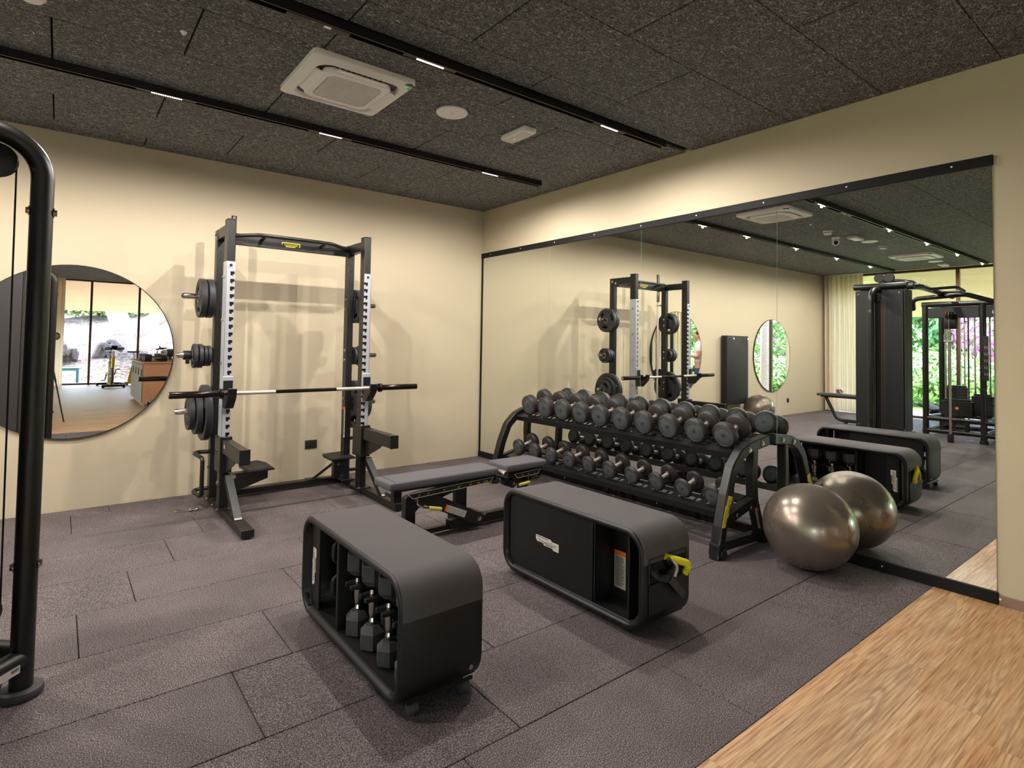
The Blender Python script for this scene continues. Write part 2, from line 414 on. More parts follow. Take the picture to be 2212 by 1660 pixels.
        for i in range(n if closed else n - 1):
            A = rings[i]; B = rings[(i + 1) % n]
            for k in range(m): s.face([A[k], A[(k + 1) % m], B[(k + 1) % m], B[k]])
        if not closed and cap: s.face(rings[0][::-1]); s.face(rings[-1])
        return s
    def tube(s, pts, r, seg=12, bend=0.0, closed=False, nb=6):
        p = rounded(pts, bend, nb) if bend > 0 else pts
        return s.sweep(p, [(r * math.cos(2 * PI * k / seg), r * math.sin(2 * PI * k / seg)) for k in range(seg)], closed=closed)
    def rtube(s, pts, w, h, bend=0.0, upv=(0, 0, 1), nb=6):
        p = rounded(pts, bend, nb) if bend > 0 else pts
        c = min(w, h) * 0.12; a, b_ = w / 2, h / 2
        sec = [(a, -b_ + c), (a, b_ - c), (a - c, b_), (-a + c, b_), (-a, b_ - c), (-a, -b_ + c), (-a + c, -b_), (a - c, -b_)]
        return s.sweep(p, sec, upv=upv)
    def add(s, verts, faces):
        vs = [s.bm.verts.new(v) for v in verts]
        for f in faces: s.face([vs[i] for i in f])
        return s
    def build(s, name, m, parent=None, smooth=True, world=True, label=None, kind=None, ang=35):
        bm = s.bm
        bmesh.ops.recalc_face_normals(bm, faces=bm.faces[:])
        off = root_loc(parent) if (parent is not None and world) else Vector((0, 0, 0))
        if off.length > 0: bmesh.ops.translate(bm, vec=-off, verts=bm.verts)
        if smooth:
            for f in bm.faces: f.smooth = True
            for e in bm.edges:
                if len(e.link_faces) == 2 and e.calc_face_angle(0) > R(ang): e.smooth = False
        me = bpy.data.meshes.new(name); bm.to_mesh(me); bm.free()
        if isinstance(m, (list, tuple)):
            for x in m: me.materials.append(x)
        else: me.materials.append(m)
        o = bpy.data.objects.new(name, me); COL.objects.link(o)
        if parent is not None: o.parent = parent
        if label: o['label'] = label
        if kind: o['kind'] = kind
        return o

def rounded(pts, r, n=6):
    pts = [V(p) for p in pts]; out = [pts[0]]
    for i in range(1, len(pts) - 1):
        a, b_, c = pts[i - 1], pts[i], pts[i + 1]
        d1 = (a - b_); d2 = (c - b_); l = min(d1.length, d2.length) * 0.5
        d1.normalize(); d2.normalize()
        ang = d1.angle(d2, PI)
        if ang > PI - 0.02: out.append(b_); continue
        t = min(r / math.tan(ang / 2), l); rr = t * math.tan(ang / 2)
        bis = (d1 + d2).normalized(); cen = b_ + bis * (rr / math.sin(ang / 2))
        s0 = b_ + d1 * t - cen; s1 = b_ + d2 * t - cen
        tot = s0.angle(s1, 0); ax = s0.cross(s1)
        if ax.length < 1e-9: out.append(b_); continue
        ax.normalize()
        for k in range(n + 1): out.append(cen + Matrix.Rotation(tot * k / n, 3, ax) @ s0)
    out.append(pts[-1]); return out

def rrect(y0, y1, z0, z1, r, n=8):
    pts = []
    for cy, cz, a0 in ((y1 - r, z0 + r, -PI / 2), (y1 - r, z1 - r, 0), (y0 + r, z1 - r, PI / 2), (y0 + r, z0 + r, PI)):
        for k in range(n + 1):
            a = a0 + (PI / 2) * k / n; pts.append((cy + r * math.cos(a), cz + r * math.sin(a)))
    return pts

def thing(name, label, cat, loc=(0, 0, 0), rz=0.0, group=None):
    o = bpy.data.objects.new(name, None); COL.objects.link(o)
    o.empty_display_size = 0.1
    o.location = loc; o.rotation_euler = (0, 0, rz); o['label'] = label; o['category'] = cat
    if group: o['group'] = group
    return o
def tag(o, label, cat, group=None, kind=None):
    o['label'] = label; o['category'] = cat
    if group: o['group'] = group
    if kind: o['kind'] = kind
    return o
def struct(name, o=None):
    if o is None:
        o = bpy.data.objects.new(name, None); COL.objects.link(o)
    o['kind'] = 'structure'; return o
def copy_tree(o, parent=None):
    c = o.copy(); COL.objects.link(c)
    if parent is not None: c.parent = parent
    for ch in list(o.children): copy_tree(ch, c)
    return c
def dup(o, loc, rz=None, label=None):
    c = copy_tree(o); c.location = loc
    if rz is not None: c.rotation_euler = (0, 0, rz)
    if label: c['label'] = label
    return c

# ---- lettering: outline glyphs of the built-in font turned into small meshes
_G = {}
def glyph(ch):
    if ch in _G: return _G[ch]
    cu = bpy.data.curves.new('g', 'FONT'); cu.body = ch; cu.size = 1.0; cu.resolution_u = 2
    o = bpy.data.objects.new('g', cu); COL.objects.link(o)
    dg = bpy.context.evaluated_depsgraph_get(); dg.update()
    me = o.evaluated_get(dg).to_mesh()
    vs = [v.co.copy() for v in me.vertices]; fs = [tuple(p.vertices) for p in me.polygons]
    o.evaluated_get(dg).to_mesh_clear()
    bpy.data.objects.remove(o); bpy.data.curves.remove(cu)
    xs = [v.x for v in vs] or [0, 0.3]
    _G[ch] = (vs, fs, min(xs), max(xs)); return _G[ch]
def put_text(mb, txt, origin, xdir, ydir, size, align='c', small=None, sx=1.0, bold=0.0):
    # flat letters; small: set of indices drawn at 80 % (small capitals)
    origin, xdir, ydir = V(origin), V(xdir).normalized(), V(ydir).normalized()
    adv = []; x = 0
    for i, ch in enumerate(txt):
        if ch == ' ': adv.append(None); x += 0.3; continue
        vs, fs, a, b_ = glyph(ch); k = 0.8 if (small and i in small) else 1.0
        adv.append((x - a * k, k)); x += (b_ - a) * k + 0.09
    tot = x - 0.09; off = -tot / 2 if align == 'c' else 0
    for ch, ad in zip(txt, adv):
        if ad is None: continue
        vs, fs, a, b_ = glyph(ch)
        mb.add([origin + xdir * ((off + ad[0] + v.x * ad[1]) * size * sx) + ydir * (v.y * ad[1] * size) for v in vs], fs)
    return tot * size * sx
def arc_text(mb, txt, cen, ex, ey, rad, size, a_mid, flip=False):
    # letters round a circle in the plane (ex, ey); a_mid degrees of the middle letter
    cen, ex, ey = V(cen), V(ex), V(ey); n = len(txt); step = size * 0.86 / rad
    for i, ch in enumerate(txt):
        if ch == ' ': continue
        t = (i - (n - 1) / 2) * step
        a = R(a_mid) + (t if flip else -t)
        rad_d = ex * math.cos(a) + ey * math.sin(a); tan_d = ex * math.sin(a) - ey * math.cos(a)
        u, r_ = (-rad_d, -tan_d) if flip else (rad_d, tan_d)
        vs, fs, x0, x1 = glyph(ch); mid = (x0 + x1) / 2
        o = cen + rad_d * rad
        mb.add([o + r_ * ((v.x - mid) * size) + u * ((v.y - 0.35) * size) for v in vs], fs)

def logo(parent, origin, xdir, ydir, size, plate_mat, text_mat, nrm, label=None, world=True):
    """pale or yellow stepped plate with the maker's lettering"""
    o, x, y, n = V(origin), V(xdir).normalized(), V(ydir).normalized(), V(nrm).normalized()
    m = MB(); w = size * 2.95; h = size * 0.72
    out = [(-w, h * 1.15), (w * 0.30, h * 1.15), (w * 0.40, h * 0.75), (w, h * 0.75), (w, -h * 1.15), (w * 0.55, -h * 1.15), (w * 0.45, -h * 0.8),
           (-w * 0.28, -h * 0.8), (-w * 0.36, -h * 0.35), (-w * 0.86, -h * 0.35), (-w, h * 0.2)]
    P = [o + x * a + y * b_ for a, b_ in out]
    m.add(P + [p + n * 0.0015 for p in P], [tuple(range(len(P)))[::-1], tuple(range(len(P), 2 * len(P)))] +
          [(i, (i + 1) % len(P), len(P) + (i + 1) % len(P), len(P) + i) for i in range(len(P))])
    pl = m.build('logo_plate', plate_mat, parent, smooth=False, label=label, world=world)
    t = MB(); put_text(t, 'TECHNOGYM', o + n * 0.0022 - y * size * 0.3 , x, y, size * 0.86, small={1, 2, 3, 4, 5, 7, 8}, sx=1.0)
    for (a0, a1, b_) in ((-w * 0.92, w * 0.12, h * 0.86), (-w * 0.12, w * 0.5, -h * 0.62)):
        q0 = o + x * a0 + y * b_ + n * 0.0022; q1 = o + x * a1 + y * b_ + n * 0.0022
        t.add([q0, q1, q1 + y * size * 0.1, q0 + y * size * 0.1], [(0, 1, 2, 3)])
    t.build('lettering', text_mat, pl, smooth=False, world=world)
    return pl

def warning_label(parent, o, x, y, n, w, h, name='warning_label', lines=16, world=True):
    o, x, y, n = V(o), V(x).normalized(), V(y).normalized(), V(n).normalized()
    def rect(m, a0, a1, b0, b1, e):
        m.add([o + x * a0 + y * b0 + n * e, o + x * a1 + y * b0 + n * e, o + x * a1 + y * b1 + n * e, o + x * a0 + y * b1 + n * e], [(0, 1, 2, 3)])
    m = MB(); rect(m, 0, w, 0, h, 0.001); p = m.build(name, LABELW, parent, smooth=False, world=world)
    m = MB(); rect(m, 0, w, h * 0.88, h, 0.0016); m.build('orange_band', ORANGE, p, smooth=False, world=world)
    m = MB(); rr = random.Random(3)
    for i in range(lines):
        yy = h * (0.83 - 0.78 * i / lines); rect(m, w * 0.08, w * (0.7 + 0.22 * rr.random()), yy - h * 0.012, yy + h * 0.008, 0.0016)
    m.build('small_print', LABELT, p, smooth=False, world=world)
    return p

# ------------------------------------------------------------------ ROOM SHELL
H = 3.036; XL = -9.58; YB = -14.75
m = MB(); m.bb(XL - 0.4, 0.02, 0.0, 0.25, -0.1, H + 0.3); struct('wall_back', m.build('wall_back', WALL))
m = MB(); m.bb(0.0, 0.25, YB - 0.1, 0.25, -0.1, H + 0.3); struct('wall_right', m.build('wall_right', WALL))
m = MB(); m.bb(XL - 0.16, XL, -0.12, 0.0, -0.1, H + 0.3); struct('wall_left', m.build('wall_left', WALL))

# floor: slab, rubber tiles, planks
FLOOR = struct('floor')
m = MB(); m.bb(XL - 0.2, 0.2, YB - 0.05, 0.2, -0.14, -0.022); m.build('slab', DARKGAP, FLOOR)
def tile_mesh(w, d, t, b, mt, name):
    m = MB(); m.box((0, 0, -t / 2), (w, d, t), b); o = m.build(name, mt, None); me = o.data; bpy.data.objects.remove(o); return me
rows = [(0.0, -0.192)] + [(-0.192 - 0.5 * k, -0.692 - 0.5 * k) for k in range(9)]
tm = {}
rt_ = random.Random(5)
for k, (y1, y0) in enumerate(rows):
    ph = (-0.25 * (k - 1)) % 1.0
    x = math.floor(XL) - 1 + ph
    while x < 0:
        a, b_ = max(x, XL), min(x + 1.0, 0.0); x += 1.0
        if b_ - a < 0.03: continue
        key = (round(b_ - a, 3), round(y1 - y0, 3))
        if key not in tm: tm[key] = tile_mesh(key[0] - 0.0035, key[1] - 0.0035, 0.02, 0.0022, TILE, 'rubber_tile')
        o = bpy.data.objects.new('rubber_tile', tm[key]); COL.objects.link(o); o.parent = FLOOR
        o.location = ((a + b_) / 2, (y0 + y1) / 2, rt_.uniform(-0.0012, 0.0006))
        o.rotation_euler = (0, 0, rt_.uniform(-0.0012, 0.0012))
YW = -4.692
edges = [YW, -4.775]; 
while edges[-1] > -8.0: edges.append(edges[-1] - 0.2125)
ph_x = [-1.21, -1.10, -1.30, -1.48, -0.7, -0.3, -0.95, -1.2, -0.5, -0.8, -1.4, -0.2, -0.65, -1.05, -0.35, -1.25, -0.9]
pm = {}
for k in range(len(edges) - 1):
    y1, y0 = edges[k], edges[k + 1]; L = 1.13
    x = ph_x[k % len(ph_x)] + 2 * L
    while x - L > 0: x -= L
    while x - L > XL - L:
        b_, a = min(x, 0.0), max(x - L, XL); x -= L
        if b_ - a < 0.03: continue
        key = (round(b_ - a, 3), round(y1 - y0, 3))
        if key not in pm: pm[key] = tile_mesh(key[0] - 0.0009, key[1] - 0.0009, 0.02, 0.0006, PLANK, 'floor_plank')
        o = bpy.data.objects.new('floor_plank', pm[key]); COL.objects.link(o); o.parent = FLOOR
        o.location = ((a + b_) / 2, (y0 + y1) / 2, 0.0)
m = MB(); y = edges[-1]; k = 0; rw = random.Random(9)
while y > YB:
    x = -rw.random() * 1.1 + 1.13
    while x > XL:
        b_, a = min(x, 0), max(x - 1.13, XL); x -= 1.13
        if b_ - a > 0.02: m.bb(a + 0.0006, b_ - 0.0006, y - 0.2119, y - 0.0006, -0.02, 0.0)
    y -= 0.2125
m.build('far_planks', PLANK, FLOOR, smooth=False, kind='stuff')

# ceiling: slab and wood-wool panels with open joints
CEIL = struct('ceiling')
m = MB(); m.bb(XL - 0.4, 0.2, YB - 0.2, 0.2, H + 0.03, H + 0.30); m.build('slab', DARKGAP, CEIL)
crow = [(0.0, -0.282)]; y = -0.282
while y > YB: crow.append((y, max(y - 0.5943, YB))); y -= 0.5943
cm = {}
def cpanel(a, b_, y0, y1):
    if b_ - a < 0.04 or y1 - y0 < 0.04: return
    key = (round(b_ - a, 3), round(y1 - y0, 3))
    if key not in cm: cm[key] = tile_mesh(key[0] - 0.009, key[1] - 0.004, 0.025, 0.003, WOOL, 'acoustic_panel')
    o = bpy.data.objects.new('acoustic_panel', cm[key]); COL.objects.link(o); o.parent = CEIL
    o.location = ((a + b_) / 2, (y0 + y1) / 2, H + 0.025)
for k, (y1, y0) in enumerate(crow):
    ph = 0.0 if k % 2 == 0 else 0.6
    x = -9.6 - 1.2 + ph
    while x < 0:
        a, b_ = max(x, XL), min(x + 1.2, 0.0); x += 1.2
        if k == 2: cpanel(a, b_, y0, y1)
        elif y1 > -2.99 > y0:
            cpanel(a, b_, -2.955, y1); cpanel(a, b_, y0, -3.025)
        else: cpanel(a, b_, y0, y1)

# skirting beyond the mirror
m = MB(); m.bb(-0.012, 0.0, YB, -4.992, 0.0, 0.053, 0.002); struct('baseboard_right', m.build('baseboard_right', BASEW))

# ------------------------------------------------------------------ WINDOW WALLS
def window_wall(name, p0, p1, posts, z1=3.03):
    """full-height glazing between p0 and p1 with bronze mullions at the given distances"""
    r = struct(name); p0, p1 = V(*p0, 0), V(*p1, 0); d = (p1 - p0).normalized(); L = (p1 - p0).length
    for a, b_ in zip(posts, posts[1:]):
        g = MB(); g.beam(p0 + d * (a + 0.03) + V(0, 0, z1 / 2 + 0.03), p0 + d * (b_ - 0.03) + V(0, 0, z1 / 2 + 0.03), 0.012, z1 - 0.06, b=0)
        g.build('pane', GLASS, r, smooth=False)
    for a in posts:
        q = MB(); q.beam(p0 + d * a, p0 + d * a + V(0, 0, z1), 0.055, 0.09, upv=(d.y, -d.x, 0)); q.build('mullion', BRONZE, r)
    for z, n_ in ((0.03, 'bottom_rail'), (z1 - 0.02, 'top_rail')):
        q = MB(); q.beam(p0 + V(0, 0, z), p1 + V(0, 0, z), 0.08, 0.05); q.build(n_, BRONZE, r)
    return r
window_wall('window_1', (XL - 0.05, -0.15), (XL - 0.05, YB), [0.0, 1.16, 2.33, 3.5, 4.67, 5.84, 7.01, 8.18, 9.35, 10.52, 11.69, 12.86, 14.55])
window_wall('window_2', (XL, YB - 0.05), (0.0, YB - 0.05), [0.05, 1.48, 2.65, 3.82, 4.99, 6.16, 7.33, 8.5, 9.53])

# canopy soffits outside the glass (cream underside sloping down to its edge)
def slab(name, quad, t, mt):
    q = [V(p) for p in quad]; m = MB()
    m.add(q + [p + V(0, 0, t) for p in q], [(0, 1, 2, 3), (7, 6, 5, 4), (0, 4, 5, 1), (1, 5, 6, 2), (2, 6, 7, 3), (3, 7, 4, 0)])
    return struct(name, m.build(name, mt, smooth=False))
slab('canopy_left', [(XL - 0.12, -1.0, 3.06), (XL - 0.12, YB - 0.6, 3.06), (XL - 1.9, YB - 2.2, 2.16), (XL - 1.9, -1.0, 2.16)], 0.12, SOFFIT)
slab('canopy_corner', [(XL - 0.12, 0.3, 3.06), (XL - 0.12, -1.0, 3.06), (XL - 0.9, -1.0, 2.86), (XL - 0.9, 0.3, 2.86)], 0.12, SOFFIT)
slab('canopy_rear', [(XL - 2.0, YB - 0.12, 3.06), (0.2, YB - 0.12, 3.06), (0.2, YB - 2.3, 2.22), (XL - 2.0, YB - 2.3, 2.22)], 0.12, SOFFIT)

# ------------------------------------------------------------------ BIG WALL MIRROR
mir = thing('wall_mirror', 'wall-wide mirror of four tall panels in a black strip frame behind the dumbbell rack', 'mirror', (0, -2.49, 0))
mirror_edges = [-0.03, -1.256, -2.499, -3.748, -4.985]
for a, b_ in zip(mirror_edges, mirror_edges[1:]):
    g = MB(); g.bb(-0.006, -0.0008, b_ + 0.0012, a - 0.0012, 0.06, 2.452); g.build('mirror_panel', MIRROR, mir, smooth=False)
for e in mirror_edges[1:4]:
    g = MB(); g.bb(-0.0045, -0.0008, e - 0.0012, e + 0.0012, 0.06, 2.452); g.build('panel_joint', GLASSEDGE, mir, smooth=False)
g = MB(); g.bb(-0.019, -0.0008, -4.99, -0.004, 2.448, 2.506, 0.0015); ft = g.build('top_strip', FRAMEB, mir)
g = MB(); g.bb(-0.019, -0.0008, -4.99, -0.004, 0.001, 0.066, 0.0015); fb = g.build('bottom_strip', FRAMEB, mir)
g = MB(); g.bb(-0.012, -0.0008, -0.03, -0.004, 0.066, 2.448, 0.001); g.build('side_strip', FRAMEB, mir)
for k in range(9):
    yy = -0.2 - 0.575 * k
    g = MB(); g.cyl((-0.0205, yy, 2.478), (-0.0185, yy, 2.478), 0.0055, 10); g.build('screw', WHITE, ft)
    g = MB(); g.cyl((-0.0205, yy - 0.2, 0.035), (-0.0185, yy - 0.2, 0.035), 0.0055, 10); g.build('screw', WHITE, fb)

# ------------------------------------------------------------------ ROUND MIRRORS, OUTLETS, MAT
def round_mirror(x, z, r, label):
    t = thing('round_mirror', label, 'mirror', (x, 0, z), 0, 'round mirrors on the back wall')
    g = MB(); g.cyl((x, -0.022, z), (x, -0.0195, z), r, 96); g.build('mirror_glass', MIRROR2, t, ang=20)
    g = MB(); g.lathe([(-0.024, r), (-0.024, r + 0.006), (-0.001, r + 0.006), (-0.001, r - 0.02), (-0.0192, r - 0.02), (-0.0192, r), (-0.024, r)], (x, 0, z), 'y', 96)
    g.build('thin_frame', BLACK, t); return t
round_mirror(-4.02, 1.272, 0.695, 'large round mirror behind the black cable column, reflecting the spin bikes')
round_mirror(-7.2, 1.235, 0.72, 'round mirror left of the hanging mat, reflecting a pale palm trunk')
def outlet(x, z, label, w=0.12, two=False):
    t = thing('wall_outlet', label, 'outlet', (x, 0, z))
    g = MB(); g.bb(x - w / 2, x + w / 2, -0.012, 0, z - 0.042, z + 0.042, 0.004, 2); g.build('cover_plate', SOCK, t)
    g = MB(); g.cyl((x, -0.0135, z), (x, -0.0115, z), 0.021, 24); g.build('socket_face', PRINT, t)
    g = MB()
    for dx in (-0.007, 0.007): g.cyl((x + dx, -0.0142, z), (x + dx, -0.013, z), 0.0028, 8)
    g.build('pin_holes', LABELT, t, kind='stuff')
outlet(-2.083, 0.343, 'black rectangular wall socket under the barbell, between the rack uprights')
outlet(-7.87, 0.3, 'small black wall socket low on the back wall under the second round mirror', 0.08)
t = thing('exercise_mat', 'tall black foam mat hanging from two wall pegs beside the round mirrors', 'mat', (-5.68, -0.05, 0.35))
for k in range(5): m = MB(); m.bb(-6.05, -5.33, -0.145 + 0.024 * k, -0.123 + 0.024 * k, 0.345, 1.60, 0.006, 2); m.build('mat_layer', RUBBER, t)
for px in (-5.92, -5.44):
    w_ = thing('wall_peg', 'white-tipped wall peg at the corner of the hanging mat %s the squat rack' % ('away from' if px < -5.7 else 'nearer'), 'peg', (px, 0, 1.54))
    m = MB(); m.cyl((px, 0, 1.545), (px, -0.2, 1.545), 0.009, 10); m.build('peg_rod', BLACK, w_)
    m = MB(); m.cyl((px, -0.2, 1.545), (px, -0.215, 1.545), 0.017, 12); m.build('peg_cap', PEGW, w_)
    m = MB(); m.cyl((px, -0.149, 1.545), (px, -0.153, 1.545), 0.022, 14); m.build('grommet', CHROME, w_)

# ------------------------------------------------------------------ CEILING FITTINGS
def track(y, leds, label, extra):
    t = thing('track_light', label, 'light', (-4.9, y, H), 0, 'black ceiling tracks')
    x0, x1 = -9.3, -0.35
    m = MB(); m.bb(x0, x1, y - 0.028, y - 0.018, H - 0.05, H + 0.01, 0.001); m.bb(x0, x1, y + 0.018, y + 0.028, H - 0.05, H + 0.01, 0.001)
    m.bb(x0, x1, y - 0.018, y + 0.018, H - 0.012, H + 0.005); m.build('rail', BLACK, t)
    for cx_ in leds:
        q = MB(); q.bb(cx_ - 0.17, cx_ + 0.17, y - 0.0165, y + 0.0165, H - 0.047, H - 0.014, 0.001); mod = q.build('light_module', BLACKM, t)
        q = MB(); n = 14
        for i in range(n):
            xx = cx_ - 0.083 + 0.166 * i / (n - 1); q.box((xx, y, H - 0.0485), (0.0075, 0.009, 0.003))
        q.build('led_row', LEDM, mod, smooth=False)
        ld = bpy.data.lights.new('led_light', 'SPOT'); ld.energy = LED_W; ld.color = LED_COL; ld.spot_size = R(178); ld.spot_blend = 0.45; ld.shadow_soft_size = 0.011
        lo = bpy.data.objects.new('led_light', ld); COL.objects.link(lo); lo.parent = mod; lo.location = V(cx_, y, H - 0.064) - t.location
    if extra:
        q = MB(); q.bb(-3.3, -2.98, y - 0.0165, y + 0.0165, H - 0.052, H - 0.014, 0.001); dr = q.build('driver_box', BLACKM, t)
        q = MB()
        for i, s_ in enumerate(('300mm A1', 'in 48V -', 'LED')): put_text(q, s_, (-3.17, y - 0.010 + 0.0085 * i, H - 0.0535), (1, 0, 0), (0, -1, 0), 0.007)
        q.build('yellow_print', YELLOW, dr, smooth=False)
        q = MB(); q.bb(-3.115, -3.08, y - 0.012, y + 0.012, H - 0.0535, H - 0.052); q.build('white_sticker', WHITE, dr, smooth=False)
    return t
track(-1.482, [-3.61, -2.51, -0.975, -5.1, -6.6, -8.1], 'black ceiling light track nearer the squat rack wall, with short lit LED strips', False)
track(-2.99, [-2.50, -0.99, -4.5, -6.0, -7.5, -9.0], 'black ceiling light track farther from the back wall, passing the air conditioner, with yellow-lettered driver', True)

def aircon(cx_, cy_, label):
    z = H; t = thing('air_conditioner', label, 'air conditioner', (cx_, cy_, z), 0, 'ceiling air conditioners')
    hw, hd = 0.322, 0.328
    def ring(m, o, oz, i, iz):
        n = len(o)
        vo = [m.bm.verts.new((cx_ + p[0], cy_ + p[1], oz)) for p in o]; vi = [m.bm.verts.new((cx_ + p[0], cy_ + p[1], iz)) for p in i]
        for k in range(n): m.face([vo[k], vo[(k + 1) % n], vi[(k + 1) % n], vi[k]])
    def rr(w, d, r): return rrect(-w, w, -d, d, r, 6)
    m = MB(); A = rr(hw, hd, 0.03); B = rr(hw - 0.004, hd - 0.004, 0.03); C = rr(0.265, 0.272, 0.09); D = rr(0.255, 0.262, 0.085)
    ring(m, A, z + 0.004, A, z - 0.028); ring(m, A, z - 0.028, B, z - 0.032); ring(m, B, z - 0.032, C, z - 0.048); ring(m, C, z - 0.048, D, z - 0.02)
    m.build('outer_panel', WHITE, t, ang=50)
    m = MB(); m.prism([(cx_ + p[0], cy_ + p[1]) for p in rr(0.26, 0.266, 0.085)], 'xy', z - 0.022, z - 0.012); m.build('air_duct_recess', WHITE_SHADED, t)
    # central intake panel with bevelled edge
    m = MB(); E1 = rr(0.215, 0.22, 0.06); E2 = rr(0.205, 0.21, 0.055); E3 = rr(0.172, 0.172, 0.05)
    ring(m, E1, z - 0.03, E1, z - 0.05); ring(m, E1, z - 0.05, E2, z - 0.058); ring(m, E2, z - 0.058, E3, z - 0.058); ring(m, E3, z - 0.058, E3, z - 0.045)
    ring(m, E1, z - 0.03, E3, z - 0.03)
    ip = m.build('intake_panel', WHITE, t, ang=50)
    m = MB(); m.prism([(cx_ + p[0], cy_ + p[1]) for p in E3], 'xy', z - 0.046, z - 0.04); m.build('filter', WHITE_SHADED, ip)
    m = MB()
    for k in range(-15, 16):
        o_ = k * 0.0158
        for sgn in (1, -1):
            # diagonal bars clipped to the intake square
            pts = []
            s_ = 0.166
            lo_ = max(-s_, -s_ - o_ * 1.0) if True else 0
            xa, xb = max(-s_, -s_ + abs(min(0, 0))), s_
            ya = lambda x_: sgn * x_ * 0.62 + o_
            # find x range where |y| < s_
            xs = [x_ / 40 * s_ for x_ in range(-40, 41) if abs(ya(x_ / 40 * s_)) < s_]
            if len(xs) > 2: m.beam((cx_ + xs[0], cy_ + ya(xs[0]), z - 0.056), (cx_ + xs[-1], cy_ + ya(xs[-1]), z - 0.056), 0.004, 0.006, b=0)
    m.build('diamond_grille', WHITE, ip, smooth=False, kind='stuff')
    # four air flaps
    for a in range(4):
        rot = Matrix.Rotation(a * PI / 2, 3, 'Z'); m = MB()
        prof = [(-0.165, 0.215), (0.165, 0.215), (0.15, 0.262), (-0.15, 0.262)]
        v1 = [rot @ V(p[0], p[1], -0.052 if p[1] < 0.23 else -0.034 - 0.026 * (a in (2, 3))) for p in prof]
        v2 = [p + V(0, 0, 0.006) for p in v1]
        m.add([p + V(cx_, cy_, z) for p in v1 + v2], [(0, 1, 2, 3), (7, 6, 5, 4), (0, 4, 5, 1), (1, 5, 6, 2), (2, 6, 7, 3), (3, 7, 4, 0)])
        fl = m.build('air_flap', WHITE, t)
        m = MB()
        for k in range(-4, 5):
            c_ = rot @ V(k * 0.034, 0.243, -0.030); m.box((cx_ + c_.x, cy_ + c_.y, z + c_.z), (0.006, 0.03, 0.012) if a % 2 == 0 else (0.03, 0.006, 0.012))
        m.build('vane', WHITE, fl, smooth=False, kind='stuff')
    m = MB(); m.lathe([(z - 0.0395, 0.0), (z - 0.0395, 0.034), (z - 0.036, 0.036), (z - 0.03, 0.036)], (cx_ + 0.283, cy_ - 0.285, 0), 'z', 24)
    dsp = m.build('temperature_display', DISPLAY, t)
    m = MB(); put_text(m, '24.0', (cx_ + 0.283, cy_ - 0.285 + 0.009, z - 0.0405), (1, 0, 0), (0, -1, 0), 0.026); m.build('green_digits', GREEN, dsp, smooth=False)
    return t
aircon(-2.728, -2.335, 'white square ceiling air conditioner with diamond grille, nearest above the gym boxes')
aircon(-7.55, -2.39, 'white square ceiling air conditioner over the far cable machine, seen only in the mirror')

def speaker(x, y, label):
    t = thing('ceiling_speaker', label, 'speaker', (x, y, H), 0, 'flat round ceiling speakers')
    m = MB(); m.cyl((x, y, H - 0.012), (x, y, H + 0.002), 0.112, 48, b=0.004); m.build('round_cover', WHITE, t)
    m = MB(); m.box((x, y, H - 0.0125), (0.022, 0.006, 0.001), rot=(0, 0, 0.9)); m.build('badge', STEEL, t)
speaker(-1.975, -2.39, 'flat white round ceiling speaker beside the air conditioner over the gym boxes')
speaker(-5.5, -2.40, 'flat white round ceiling speaker next to the security camera')
speaker(-8.5, -2.42, 'flat white round ceiling speaker beyond the far air conditioner')
def emergency(x, y, label, ry=0.0):
    t = thing('emergency_light', label, 'light', (x, y, H), ry, 'white emergency lights')
    m = MB(); m.box((0, 0, -0.022), (0.125, 0.30, 0.044), 0.014, seg=2); m.build('housing', WHITE, t, world=False)
    m = MB(); m.box((0, 0, -0.0445), (0.085, 0.24, 0.002), 0.0008); df = m.build('diffuser', mat('frosted_diffuser', srgb(205, 196, 186), 0.3) if 'frosted_diffuser' not in MATS else MATS['frosted_diffuser'], t, world=False)
    m = MB(); m.box((0.0, 0.05, -0.0462), (0.018, 0.008, 0.001)); m.build('green_indicator', GREEN, df, world=False, smooth=False)
    m = MB()
    for i, s_ in enumerate(('LED 3h IP42', '220-240V')): put_text(m, s_, (0, -0.1508, -0.018 - 0.012 * i), (1, 0, 0), (0, 0, 1), 0.009)
    m.build('rating_print', LABELT, t, world=False, smooth=False)
emergency(-1.375, -2.40, 'white box emergency light with green indicator, last ceiling fitting towards the mirror wall')
emergency(-4.98, -2.40, 'white box emergency light between the camera and round speaker', 1.57)
emergency(-8.95, -2.42, 'white box emergency light nearest the curtains', 1.57)
def smoke(x, y, label):
    t = thing('smoke_detector', label, 'smoke detector', (x, y, H), 0, 'white smoke detectors')
    m = MB(); m.lathe([(H, 0.06), (H - 0.012, 0.06), (H - 0.018, 0.052), (H - 0.035, 0.056), (H - 0.05, 0.042), (H - 0.054, 0.0)], (x, y, 0), 'z', 32); m.build('detector_body', WHITE, t)
    m = MB()
    for k in range(10): a = k * PI / 5; m.box((x + 0.0535 * math.cos(a), y + 0.0535 * math.sin(a), H - 0.024), (0.006, 0.018, 0.007), rot=(0, 0, a))
    m.build('vent_slots', DARKGAP, t, kind='stuff')
smoke(-4.27, -2.31, 'white round smoke detector nearest the cable column, at the top left corner')
smoke(-6.1, -2.38, 'white round smoke detector between the speaker and far air conditioner')
t = thing('security_camera', 'white turret security camera hanging from the dark ceiling', 'camera', (-4.80, -2.2, H))
m = MB(); m.cyl((-4.8, -2.2, H), (-4.8, -2.2, H - 0.03), 0.055, 28, b=0.004); m.build('ceiling_mount', WHITE, t)
m = MB(); m.sph((-4.8, -2.2, H - 0.075), 0.052, 24, 14); hb = m.build('camera_ball', WHITE, t)
m = MB(); m.cyl((-4.76, -2.22, H - 0.092), (-4.748, -2.226, H - 0.097), 0.028, 20); m.build('lens', PRINT, hb)
